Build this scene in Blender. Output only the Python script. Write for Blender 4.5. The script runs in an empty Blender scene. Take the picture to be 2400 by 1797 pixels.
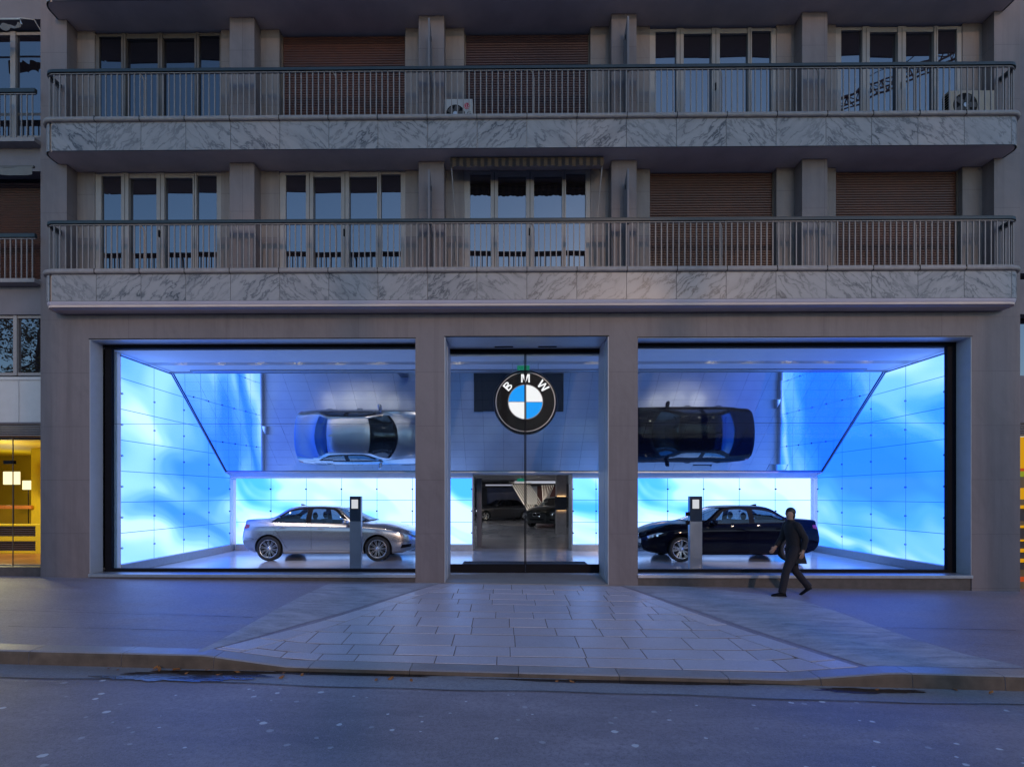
import bpy, math, random
from mathutils import Vector, Matrix
from mathutils.bvhtree import BVHTree
R = math.radians
sin, cos, pi = math.sin, math.cos, math.pi
rnd = random.Random(7)
sc = bpy.context.scene
COL = sc.collection
# ---- survey of the place: lens and station of the photographer; PX / PZ / G give metres on a plane of known depth
F, PPX, PPY, HC = 1163.0, 1169.0, 1160.0, 1.70
PSI = math.atan(11 / 1163.0)
cp, sp = cos(PSI), sin(PSI)
def PX(px, Y):
    u = (px - PPX) / F
    return Y * (u * cp - sp) / (cp + u * sp)
def PZ(px, py, Y):
    X = PX(px, Y)
    return HC + (PPY - py) / F * (-X * sp + Y * cp)
# ------------------------------------------------------------------ helpers
class MB:
    def __init__(s):
        s.v, s.f, s.m, s.uv, s.sm = [], [], [], [], []
    def face(s, pts, m=0, uv=None, smooth=False):
        n = len(s.v)
        s.v += [tuple(p) for p in pts]
        s.f.append(tuple(range(n, n + len(pts))))
        s.m.append(m); s.uv.append(uv); s.sm.append(smooth)
    def add(s, vs, fs, m=0, smooth=False):
        n = len(s.v)
        s.v += [tuple(p) for p in vs]
        for f in fs:
            s.f.append(tuple(i + n for i in f)); s.m.append(m); s.uv.append(None); s.sm.append(smooth)
    def box(s, x0, x1, y0, y1, z0, z1, m=0):
        if x0 > x1: x0, x1 = x1, x0
        if y0 > y1: y0, y1 = y1, y0
        if z0 > z1: z0, z1 = z1, z0
        vs = [(x0,y0,z0),(x1,y0,z0),(x1,y1,z0),(x0,y1,z0),(x0,y0,z1),(x1,y0,z1),(x1,y1,z1),(x0,y1,z1)]
        s.add(vs, [(0,3,2,1),(4,5,6,7),(0,1,5,4),(1,2,6,5),(2,3,7,6),(3,0,4,7)], m)
    def obox(s, c, ax, ay, az, m=0):
        c, ax, ay, az = map(Vector, (c, ax, ay, az))
        vs = [c + i*ax + j*ay + k*az for k in (-1,1) for (i,j) in ((-1,-1),(1,-1),(1,1),(-1,1))]
        s.add(vs, [(0,3,2,1),(4,5,6,7),(0,1,5,4),(1,2,6,5),(2,3,7,6),(3,0,4,7)], m)
    def tube(s, pts, r, n=8, m=0, smooth=True, cap=True):
        pts = [Vector(p) for p in pts]
        rs = r if isinstance(r, (list, tuple)) else [r] * len(pts)
        vs, fs = [], []
        up = None
        for i, p in enumerate(pts):
            d = (pts[min(i+1, len(pts)-1)] - pts[max(i-1, 0)]).normalized()
            if up is None:
                up = Vector((0,0,1)) if abs(d.z) < .9 else Vector((0,1,0))
            a = d.cross(up).normalized(); b = a.cross(d).normalized(); up = b
            for k in range(n):
                t = 2*pi*k/n
                vs.append(p + rs[i]*(cos(t)*a + sin(t)*b))
        for i in range(len(pts)-1):
            for k in range(n):
                fs.append((i*n+k, i*n+(k+1)%n, (i+1)*n+(k+1)%n, (i+1)*n+k))
        if cap:
            fs.append(tuple(range(n-1, -1, -1))); fs.append(tuple((len(pts)-1)*n + k for k in range(n)))
        s.add(vs, fs, m, smooth)
    def lathe(s, prof, c, ax='z', n=32, m=0, smooth=True, a0=0, a1=2*pi):
        # prof: (radius, height along the axis)
        full = abs(a1-a0-2*pi) < 1e-6
        nn = n if full else n+1
        vs, fs = [], []
        for (r, h) in prof:
            for k in range(nn):
                t = a0 + (a1-a0)*k/n
                u, w = r*cos(t), r*sin(t)
                p = {'z': (u,w,h), 'y': (u,h,w), 'x': (h,u,w)}[ax]
                vs.append((c[0]+p[0], c[1]+p[1], c[2]+p[2]))
        for i in range(len(prof)-1):
            for k in range(n):
                k2 = (k+1) % nn
                fs.append((i*nn+k, i*nn+k2, (i+1)*nn+k2, (i+1)*nn+k))
        s.add(vs, fs, m, smooth)
    def prism(s, poly, ax, a0, a1, m=0):
        n = len(poly)
        def P(p, a): return {'x': (a,p[0],p[1]), 'y': (p[0],a,p[1]), 'z': (p[0],p[1],a)}[ax]
        vs = [P(p,a0) for p in poly] + [P(p,a1) for p in poly]
        fs = [tuple(range(n-1,-1,-1)), tuple(range(n,2*n))] + [(i,(i+1)%n,n+(i+1)%n,n+i) for i in range(n)]
        s.add(vs, fs, m)
    def ball(s, c, r, nu=16, nv=10, m=0):
        rx, ry, rz = r if isinstance(r, (tuple, list)) else (r, r, r)
        vs = [(c[0]+rx*sin(pi*i/nv)*cos(2*pi*k/nu), c[1]+ry*sin(pi*i/nv)*sin(2*pi*k/nu), c[2]+rz*cos(pi*i/nv)) for i in range(nv+1) for k in range(nu)]
        fs = [(i*nu+k, (i+1)*nu+k, (i+1)*nu+(k+1)%nu, i*nu+(k+1)%nu) for i in range(nv) for k in range(nu)]
        s.add(vs, fs, m, True)
    def mesh(s, name):
        me = bpy.data.meshes.new(name)
        me.from_pydata(s.v, [], s.f)
        me.polygons.foreach_set('material_index', s.m)
        me.polygons.foreach_set('use_smooth', s.sm)
        if any(u is not None for u in s.uv):
            l = me.uv_layers.new(name='UVMap')
            for p, u in zip(me.polygons, s.uv):
                if u is not None:
                    for li, q in zip(p.loop_indices, u): l.data[li].uv = q
        return me
    def build(s, name, mats, parent=None, bevel=0, loc=None, rot=None, fixn=True):
        me = s.mesh(name)
        if fixn:
            import bmesh
            bm = bmesh.new(); bm.from_mesh(me)
            bmesh.ops.remove_doubles(bm, verts=bm.verts, dist=1e-5) if s.uv.count(None) == len(s.uv) else None
            bmesh.ops.recalc_face_normals(bm, faces=bm.faces)
            bm.to_mesh(me); bm.free()
        return link(name, me, mats, parent, bevel, loc, rot)
def link(name, me, mats, parent=None, bevel=0, loc=None, rot=None):
    o = bpy.data.objects.new(name, me)
    for m in (mats if isinstance(mats, (list, tuple)) else [mats]):
        me.materials.append(m)
    COL.objects.link(o)
    if parent is not None: o.parent = parent
    if loc is not None: o.location = loc
    if rot is not None: o.rotation_euler = rot
    if bevel:
        b = o.modifiers.new('bevel', 'BEVEL'); b.width = bevel; b.segments = 2; b.limit_method = 'ANGLE'
    if any(p.use_smooth for p in me.polygons):
        me.set_sharp_from_angle(angle=R(38))
    return o
def tag(o, label, cat, group=None, kind=None):
    if label: o['label'] = label
    if cat: o['category'] = cat
    if group: o['group'] = group
    if kind: o['kind'] = kind
    return o
def struct(o):
    o['kind'] = 'structure'; return o
def thing(name, label, cat, loc=(0,0,0), rz=0, group=None):
    o = bpy.data.objects.new(name, None); COL.objects.link(o)
    o.location = loc; o.rotation_euler = (0,0,rz); o.empty_display_size = .1
    return tag(o, label, cat, group)
def dup(o, loc, rz=None, label=None):
    c = o.copy(); COL.objects.link(c); c.location = loc
    if rz is not None: c.rotation_euler = (0,0,rz)
    if label: c['label'] = label
    for ch in o.children:
        d = ch.copy(); COL.objects.link(d); d.parent = c; d.matrix_parent_inverse = ch.matrix_parent_inverse.copy()
        for g in ch.children:
            e = g.copy(); COL.objects.link(e); e.parent = d; e.matrix_parent_inverse = g.matrix_parent_inverse.copy()
    return c
# ------------------------------------------------------------------ materials
def newmat(name):
    m = bpy.data.materials.new(name); m.use_nodes = True
    nt = m.node_tree; nt.nodes.clear()
    out = nt.nodes.new('ShaderNodeOutputMaterial')
    return m, nt, out
class NT:
    """tiny node writer"""
    def __init__(s, nt): s.nt = nt
    def n(s, typ, **kw):
        x = s.nt.nodes.new('ShaderNode' + typ)
        for k, v in kw.items(): setattr(x, k, v)
        return x
    def set(s, sock, v):
        if hasattr(v, 'is_output') or isinstance(v, bpy.types.NodeSocket): s.nt.links.new(v, sock)
        else: sock.default_value = v
    def math(s, op, a, b=0.0, c=None, clamp=False):
        x = s.n('Math', operation=op, use_clamp=clamp)
        s.set(x.inputs[0], a); s.set(x.inputs[1], b)
        if c is not None: s.set(x.inputs[2], c)
        return x.outputs[0]
    def mix(s, fac, a, b, blend='MIX'):
        x = s.n('Mix', data_type='RGBA', blend_type=blend)
        s.set(x.inputs[0], fac); s.set(x.inputs[6], a); s.set(x.inputs[7], b)
        return x.outputs[2]
    def noise(s, vec, scale, detail=4, rough=.55, dist=0.0):
        x = s.n('TexNoise'); s.set(x.inputs['Vector'], vec)
        x.inputs['Scale'].default_value = scale; x.inputs['Detail'].default_value = detail
        x.inputs['Roughness'].default_value = rough; x.inputs['Distortion'].default_value = dist
        return x.outputs['Fac']
    def ramp(s, fac, stops, interp='LINEAR'):
        x = s.n('ValToRGB'); x.color_ramp.interpolation = interp
        e = x.color_ramp.elements
        while len(e) < len(stops): e.new(.5)
        for k, (p, c) in enumerate(stops):
            e[k].position = p
            e[k].color = c if len(c) == 4 else (*c, 1)
        s.set(x.inputs[0], fac)
        return x.outputs[0]
    def mapping(s, vec, scale=(1,1,1), rot=(0,0,0), loc=(0,0,0)):
        x = s.n('Mapping'); s.set(x.inputs[0], vec)
        x.inputs['Scale'].default_value = scale; x.inputs['Rotation'].default_value = rot; x.inputs['Location'].default_value = loc
        return x.outputs[0]
    def rotmap(s, vec, rot, scale, loc=(0,0,0)):
        return s.mapping(s.mapping(vec, rot=rot), scale=scale, loc=loc)
    def bump(s, h, strength, dist=.01):
        x = s.n('Bump'); s.set(x.inputs['Height'], h)
        x.inputs['Strength'].default_value = strength; x.inputs['Distance'].default_value = dist
        return x.outputs[0]
def c4(c): return (*c, 1) if len(c) == 3 else c
def pbsdf(w, out, col, rough=.5, metal=0., normal=None, spec=.5, coat=0., emis=None, es=0.):
    b = w.n('BsdfPrincipled')
    w.set(b.inputs['Base Color'], c4(col) if isinstance(col, tuple) else col)
    w.set(b.inputs['Roughness'], rough); w.set(b.inputs['Metallic'], metal)
    b.inputs['Specular IOR Level'].default_value = spec
    b.inputs['Coat Weight'].default_value = coat; b.inputs['Coat Roughness'].default_value = .03
    if normal is not None: w.set(b.inputs['Normal'], normal)
    if emis is not None:
        w.set(b.inputs['Emission Color'], c4(emis) if isinstance(emis, tuple) else emis); b.inputs['Emission Strength'].default_value = es
    w.nt.links.new(b.outputs[0], out.inputs[0])
    return b
def simple(name, col, rough=.5, metal=0., var=.12, vs=6., bump=0., bs=60., coat=0., spec=.5):
    m, nt, out = newmat(name); w = NT(nt)
    oc = w.n('TexCoord').outputs['Object']
    nz = w.noise(oc, vs, 5, .6)
    lo = tuple(x*(1-var) for x in col); hi = tuple(min(1, x*(1+var)) for x in col)
    c = w.ramp(nz, [(.3, lo), (.7, hi)])
    rr = w.math('MULTIPLY_ADD', nz, .12, rough-.06)
    nb = w.bump(w.noise(oc, bs, 3), bump) if bump else None
    pbsdf(w, out, c, rr, metal, nb, spec, coat)
    return m
def emit(name, col, strength):
    m, nt, out = newmat(name); w = NT(nt)
    e = w.n('Emission'); e.inputs[0].default_value = c4(col); e.inputs[1].default_value = strength
    nt.links.new(e.outputs[0], out.inputs[0]); return m
def thin_glass(name, tint=(1,1,1), refl=(.06, .5), gl=(1,1,1)):
    """one-sheet glazing: transparent with a Fresnel-like gloss"""
    m, nt, out = newmat(name); w = NT(nt)
    t = w.n('BsdfTransparent'); t.inputs[0].default_value = c4(tint)
    g = w.n('BsdfGlossy'); g.inputs['Roughness'].default_value = .0; g.inputs[0].default_value = c4(gl)
    lw = w.n('LayerWeight'); lw.inputs[0].default_value = .25
    fac = w.math('MULTIPLY_ADD', lw.outputs['Facing'], refl[1]-refl[0], refl[0], clamp=True)
    x = w.n('MixShader'); w.set(x.inputs[0], fac); nt.links.new(t.outputs[0], x.inputs[1]); nt.links.new(g.outputs[0], x.inputs[2])
    nt.links.new(x.outputs[0], out.inputs[0]); return m
def line_mask(w, x, spacing, width, off=0.):
    """1 on thin lines every spacing metres"""
    a = w.math('ADD', x, off)
    q = w.math('PINGPONG', a, spacing/2)
    return w.math('LESS_THAN', q, width/2)
def stone_mat(name, base, jx, jz, jw=.006, ox=0., oz=0., stain=.25):
    m, nt, out = newmat(name); w = NT(nt)
    oc = w.n('TexCoord').outputs['Object']
    xyz = w.n('SeparateXYZ'); w.set(xyz.inputs[0], oc)
    big = w.noise(oc, .55, 5, .6); fine = w.noise(oc, 18, 6, .7)
    cloud = w.noise(w.rotmap(oc, (0, R(25), 0), (1,1,.35)), 3.2, 6, .65, 1.2)
    k = w.math('MULTIPLY_ADD', big, .5, w.math('MULTIPLY', cloud, .5))
    c = w.ramp(k, [(.30, tuple(x*(1-stain) for x in base)), (.5, base), (.72, tuple(min(1,x*1.14) for x in base))])
    # slab to slab tone
    fx = w.math('FLOOR', w.math('DIVIDE', w.math('ADD', xyz.outputs[0], ox), jx)); fz = w.math('FLOOR', w.math('DIVIDE', w.math('ADD', xyz.outputs[2], oz), jz))
    cb = w.n('CombineXYZ'); w.set(cb.inputs[0], fx); w.set(cb.inputs[1], fz)
    wn = w.n('TexWhiteNoise', noise_dimensions='2D'); w.set(wn.inputs['Vector'], cb.outputs[0])
    c = w.mix(1.0, c, w.ramp(wn.outputs['Value'], [(0, (.93,.93,.94)), (1, (1,1,.99))]), 'MULTIPLY')
    c = w.mix(w.math('MULTIPLY', fine, .25), c, (base[0]*.6, base[1]*.58, base[2]*.56, 1))
    # rain streaks
    st = w.noise(w.mapping(oc, (3.0, 3.0, .16)), 1.6, 5, .7)
    c = w.mix(w.math('MULTIPLY', w.ramp(st, [(.46,(0,0,0)),(.70,(1,1,1))]), .55), c, (base[0]*.55, base[1]*.54, base[2]*.54, 1))
    jm = w.math('MAXIMUM', line_mask(w, xyz.outputs[0], jx, jw, ox), line_mask(w, xyz.outputs[2], jz, jw, oz))
    c = w.mix(w.math('MULTIPLY', jm, .8), c, (base[0]*.3, base[1]*.3, base[2]*.3, 1))
    pbsdf(w, out, c, w.math('MULTIPLY_ADD', cloud, .2, .5), 0, w.bump(w.math('SUBTRACT', fine, w.math('MULTIPLY', jm, 2)), .15, .01))
    return m
M = {}
M['stone'] = stone_mat('facade_stone', (.190,.160,.168), 2.35, 1.09, ox=.6, oz=.17)
M['panelstone'] = stone_mat('loggia_stone', (.20,.175,.175), 50, .92, oz=.3)
M['plinth'] = simple('dark_plinth_stone', (.075,.062,.058), .5, var=.25, vs=9, bump=.1)
M['render'] = simple('painted_render', (.165,.155,.175), .8, var=.1, vs=2.5, bump=.08, bs=120)
M['soffit'] = simple('soffit_paint', (.58,.47,.42), .85, var=.12, vs=1.4, bump=.06, bs=80)
M['lip'] = simple('lip_paint', (.46,.43,.52), .45, var=.04, vs=3)
M['coping'] = simple('coping_stone', (.24,.22,.225), .55, var=.15, vs=9, bump=.08)
M['steel'] = simple('railing_paint', (.21,.19,.19), .45, var=.12, vs=12)
M['handrail'] = simple('handrail_paint', (.012,.021,.027), .4, var=.3, vs=6)
M['whiteframe'] = simple('white_frame_paint', (.27,.25,.245), .4, var=.06, vs=5)
M['darkframe'] = simple('bronze_frame_paint', (.10,.085,.075), .4, var=.15, vs=5)
M['shutter'] = simple('brown_roller_slats', (.058,.018,.010), .42, var=.2, vs=5)
M['shutter_dark'] = simple('dark_red_roller_slats', (.036,.012,.013), .45, var=.2, vs=5)
M['black'] = simple('black_metal', (.006,.006,.009), .6, var=.2, spec=.12)
M['rubber'] = simple('tyre_rubber', (.012,.012,.013), .7, var=.2, vs=20)
M['alu'] = simple('brushed_aluminium', (.42,.44,.48), .35, .7, var=.08, vs=14)
M['lining'] = simple('pale_reveal_lining', (.46,.47,.50), .4, .0, var=.05)
M['chrome'] = simple('chrome', (.75,.75,.77), .12, 1., var=.03)
M['white'] = simple('white_wall_paint', (.84,.85,.87), .6, var=.03, vs=2)
M['greywall'] = simple('grey_showroom_wall', (.30,.30,.32), .5, var=.08, vs=2)
M['darkwall'] = simple('dark_showroom_wall', (.085,.085,.11), .5, var=.15, vs=2)
def marble():
    m, nt, out = newmat('veined_marble'); w = NT(nt)
    uv = w.n('TexCoord').outputs['UV']
    warp = w.n('TexNoise'); w.set(warp.inputs['Vector'], uv); warp.inputs['Scale'].default_value = 2.6; warp.inputs['Detail'].default_value = 7; warp.inputs['Roughness'].default_value = .62
    wv = w.n('VectorMath', operation='MULTIPLY_ADD'); w.set(wv.inputs[0], warp.outputs['Color']); wv.inputs[1].default_value = (.22,.22,0); w.set(wv.inputs[2], uv)
    mp = w.rotmap(wv.outputs[0], (0,0,R(42)), (.75, 2.4, 1))
    n1 = w.noise(mp, 2.6, 6, .55, .1)
    v1 = w.math('ABSOLUTE', w.math('SUBTRACT', n1, .5))
    vein = w.ramp(v1, [(0,(1,1,1)), (.013,(.9,.9,.9)), (.030,(.2,.2,.2)), (.10,(0,0,0))])
    n2 = w.noise(w.rotmap(wv.outputs[0], (0,0,R(38)), (.55, 3.0, 1), (3,7,0)), 1.1, 5, .6)
    band = w.ramp(n2, [(.48,(0,0,0)), (.66,(1,1,1))])
    dens = w.noise(uv, .9, 3)
    k = w.math('ADD', w.math('MULTIPLY', vein, w.math('MULTIPLY_ADD', dens, 2.4, -.55, clamp=True)), w.math('MULTIPLY', band, .28), clamp=True)
    c = w.mix(k, (.285,.27,.278,1), (.040,.040,.050,1))
    c = w.mix(w.math('MULTIPLY', w.noise(uv, 2.2, 6, .7), .22), c, (.19,.175,.17,1))
    pbsdf(w, out, c, .32, 0, None)
    return m
M['marble'] = marble()
def window_pane(name, k=.5, tint=(.82,.9,1.), base=(.012,.010,.014)):
    m, nt, out = newmat(name); w = NT(nt)
    d = w.n('BsdfDiffuse'); d.inputs[0].default_value = c4(base)
    g = w.n('BsdfGlossy'); g.inputs['Roughness'].default_value = .008; g.inputs[0].default_value = c4(tint)
    oc = w.n('TexCoord').outputs['Object']
    nb = w.bump(w.noise(oc, 1.1, 2), .035, .05)
    w.set(g.inputs['Normal'], nb)
    x = w.n('MixShader'); x.inputs[0].default_value = k
    nt.links.new(d.outputs[0], x.inputs[1]); nt.links.new(g.outputs[0], x.inputs[2]); nt.links.new(x.outputs[0], out.inputs[0])
    return m
M['pane'] = window_pane('reflective_window_pane', .30, (.68,.70,.74))
M['darkpane'] = window_pane('dim_window_pane', .16, (.74,.78,.86), base=(.006,.006,.009))
M['shopglass'] = thin_glass('shop_glazing', (.97,.985,.99), (.003,.022))
M['carglass'] = thin_glass('tinted_car_glass', (.30,.36,.40), (.05,.40))
def light_panel(name, seed, stops, rot, streak=(1., 2.6), scale=.34, strength=1., jy=1.09, jz=.673, oy=0., oz=0., grad=None, boost=(.80,1.16,2.3)):
    """backlit printed glass panels: soft blue and white clouds, fine joints"""
    m, nt, out = newmat(name); w = NT(nt)
    uv = w.n('TexCoord').outputs['UV']
    xyz = w.n('SeparateXYZ'); w.set(xyz.inputs[0], uv)
    wp = w.n('TexNoise'); w.set(wp.inputs['Vector'], w.mapping(uv, loc=(seed, seed*1.7, 0))); wp.inputs['Scale'].default_value = .33; wp.inputs['Detail'].default_value = 1.5
    wv = w.n('VectorMath', operation='MULTIPLY_ADD'); w.set(wv.inputs[0], wp.outputs['Color']); wv.inputs[1].default_value = (2.2,2.2,0); w.set(wv.inputs[2], uv)
    mp = w.rotmap(wv.outputs[0], (0,0,rot), (streak[0], streak[1], 1), (seed*3.1, seed, 0))
    n = w.noise(mp, scale, 1.8, .42, .35)
    n2 = w.noise(w.rotmap(wv.outputs[0], (0,0,rot*1.5), (streak[0]*.6, streak[1]*1.9, 1), (seed, seed*2.2, 0)), scale*1.25, 1.2, .4, .5)
    n = w.math('MULTIPLY_ADD', n2, .38, w.math('MULTIPLY', n, .62))
    n = w.math('MULTIPLY_ADD', w.math('SUBTRACT', n, .5), 2.15, .5)
    c = w.ramp(n, stops, 'EASE')
    if grad:
        t = w.math('DIVIDE', w.math('SUBTRACT', xyz.outputs[0], grad[0]), grad[1]-grad[0], clamp=True)
        c = w.mix(t, c, grad[2], 'MULTIPLY')
    jm = w.math('MAXIMUM', line_mask(w, xyz.outputs[0], jy, .014, oy), line_mask(w, xyz.outputs[1], jz, .014, oz))
    c = w.mix(w.math('MULTIPLY', jm, .9), c, (.0,.10,.26,1))
    vm = w.n('VectorMath', operation='MULTIPLY'); w.set(vm.inputs[0], c); vm.inputs[1].default_value = boost
    e = w.n('Emission'); w.set(e.inputs[0], vm.outputs[0]); e.inputs[1].default_value = strength
    g = w.n('BsdfGlossy'); g.inputs['Roughness'].default_value = .12
    x = w.n('MixShader'); x.inputs[0].default_value = .04
    nt.links.new(e.outputs[0], x.inputs[1]); nt.links.new(g.outputs[0], x.inputs[2]); nt.links.new(x.outputs[0], out.inputs[0])
    return m
# ------------------------------------------------------------------ key planes (metres; Y runs into the building, Z = 0 is the showroom floor)
YF, YB, YW, YG = 10.05, 9.65, 10.30, 10.40        # pier face, balcony front, loggia wall, shop glass
XL, XR = PX(95, YF), PX(2391, YF)
A0, A1, D0, D1, B0, B1 = (PX(p, YF) for p in (209.5, 973.5, 1042, 1426.5, 1495, 2277.5))
ZO = 4.88                                          # head of the shop openings
S2, S3, S4 = 5.39, 8.45, 11.40                     # soffits
C2, C3 = 6.11, 9.085                               # coping tops
def ZP(x, y):                                      # pavement: falls to the right and to the kerb
    return -.096 - .0129*x + .02*(y-10.05)
def sstep(t):
    t = max(0., min(1., t)); return t*t*(3-2*t)
KY0, KY1 = 5.72, 5.40                              # kerb line at X = -6 and X = +6
def KY(x): return KY0 + (KY1-KY0)*(x+6)/12
def GR(px, py, z=None, road=False):
    """point of the pavement plane under a surveyed sight line"""
    Y = 7.
    for _ in range(30):
        X = PX(px, Y); Z = ZP(X, Y) if z is None else z(X, Y)
        D = (HC - Z)*F/(py-PPY)
        Y = D/((PX(px, 1.)*-sp) + cp)
    return PX(px, Y), Y
kx = [GR(p, 1545)[0] for p in (459, 669, 1817, 2027)]
def drop(x, y):
    d = max(0., min(1., (x-kx[0])/(kx[1]-kx[0]))) if x < 0 else 1 - max(0., min(1., (x-kx[2])/(kx[3]-kx[2])))
    return .105*d*max(0., min(1., (9.6-y)/(9.6-KY(x)-.3)))
def ZV(x, y): return ZP(x, y) - drop(x, y)         # walked surface
def ZR(x, y): return ZP(x, KY(x)) - .155 + min(.10, .02*max(0, KY(x)-y))   # road

B = thing('apartment_building', 'stone apartment house with marble faced balconies above a blue lit car showroom', 'building', (0, YF, 0))
def P(name, mb, mats, parent=B, bevel=0):
    o = mb.build(name, mats, None, bevel)
    o.parent = parent
    if parent is not None: o.matrix_parent_inverse = parent_inv(parent)
    return o
def parent_inv(p):
    bpy.context.view_layer.update()
    return p.matrix_world.inverted()
BI = None
# --- shop storey stone
w_ = MB()
zt = S2
for (a, b) in ((XL, A0), (A1, D0), (D1, B0), (B1, XR)):
    w_.box(a, b, YF, YF+.34, -.6, zt)
w_.box(A0, A1, YF, YF+.34, ZO, zt); w_.box(D0, D1, YF, YF+.34, ZO+.03, zt); w_.box(B0, B1, YF, YF+.34, ZO, zt)
P('stone_facade', w_, M['stone'])
# raised edge moulding round the openings
for (a, b, zz) in ((A0, A1, ZO), (D0, D1, ZO+.03), (B0, B1, ZO)):
    t = MB()
    t.box(a-.012, b+.012, YF-.006, YF+.02, zz-.004, zz+.012)
    P('opening_trim', t, M['black'])
# upper corner piers and loggia wall, pilasters
for (a, b) in ((XL, PX(156.5, YF)), (PX(2330, YF), XR)):
    t = MB(); t.box(a, b, YF, YW+.3, S2+.0, 13.2); P('corner_pier', t, M['stone'])
BAYS = [(222, 518), (655, 950), (1088, 1384), (1523, 1820), (1959, 2256)]
PIL = [(538, 596), (981, 1041), (1433, 1492), (1880, 1939.5)]
xb = [(PX(a, YW), PX(b, YW)) for a, b in BAYS]
edges = [PX(156.5, YF)] + [e for ab in xb for e in ab] + [PX(2330, YF)]
for zlo, zhi in ((C2-.08, S3), (C3-.08, S4)):
    for k in range(0, len(edges), 2):
        t = MB(); t.box(edges[k], edges[k+1], YW, YW+.3, zlo, zhi); P('loggia_wall', t, M['panelstone'])
    for (a, b) in PIL:
        t = MB(); t.box(PX(a, 10.03), PX(b, 10.03), 10.03, YW, zlo, zhi-.0); P('pilaster', t, M['stone'], bevel=.006)
# back fill so that no light leaks through the flat floors
t = MB(); t.box(XL, XR, 10.95, 11.1, S2-.3, 13.2); t.box(XL, XR, 10.3, 11.0, 11.9, 13.2); P('inner_wall', t, M['darkwall'])
# --- balconies
XBL, XBR = PX(109, 9.8), PX(2382, 9.8)
RC = .24
def outline(off, y_end, n=8):
    """plan of the balcony edge from the left return to the right return"""
    l, r, f, rc = XBL-off, XBR+off, YB-off, RC+off
    pts = [(l, y_end)]
    pts += [(l+rc-rc*cos(t), f+rc-rc*sin(t)) for t in [pi/2*k/n for k in range(n+1)]]
    pts += [(r-rc+rc*sin(t), f+rc-rc*cos(t)) for t in [pi/2*k/n for k in range(n+1)]]
    pts += [(r, y_end)]
    return pts
JO = [120, 225.4, 330.4, 435.5, 540.6, 655.8, 770.7, 885.9, 1002, 1118, 1234.8, 1351.8, 1468.5, 1585.5, 1702, 1819, 1936, 2043, 2151.5, 2260, 2371]
JX = [PX(j, YB) for j in JO]
def wall_strip(mb, pts, z0, z1, m=0, smooth=True):
    vs = [(p[0], p[1], z) for p in pts for z in (z0, z1)]
    mb.add(vs, [(2*i, 2*i+2, 2*i+3, 2*i+1) for i in range(len(pts)-1)], m, smooth)
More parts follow.
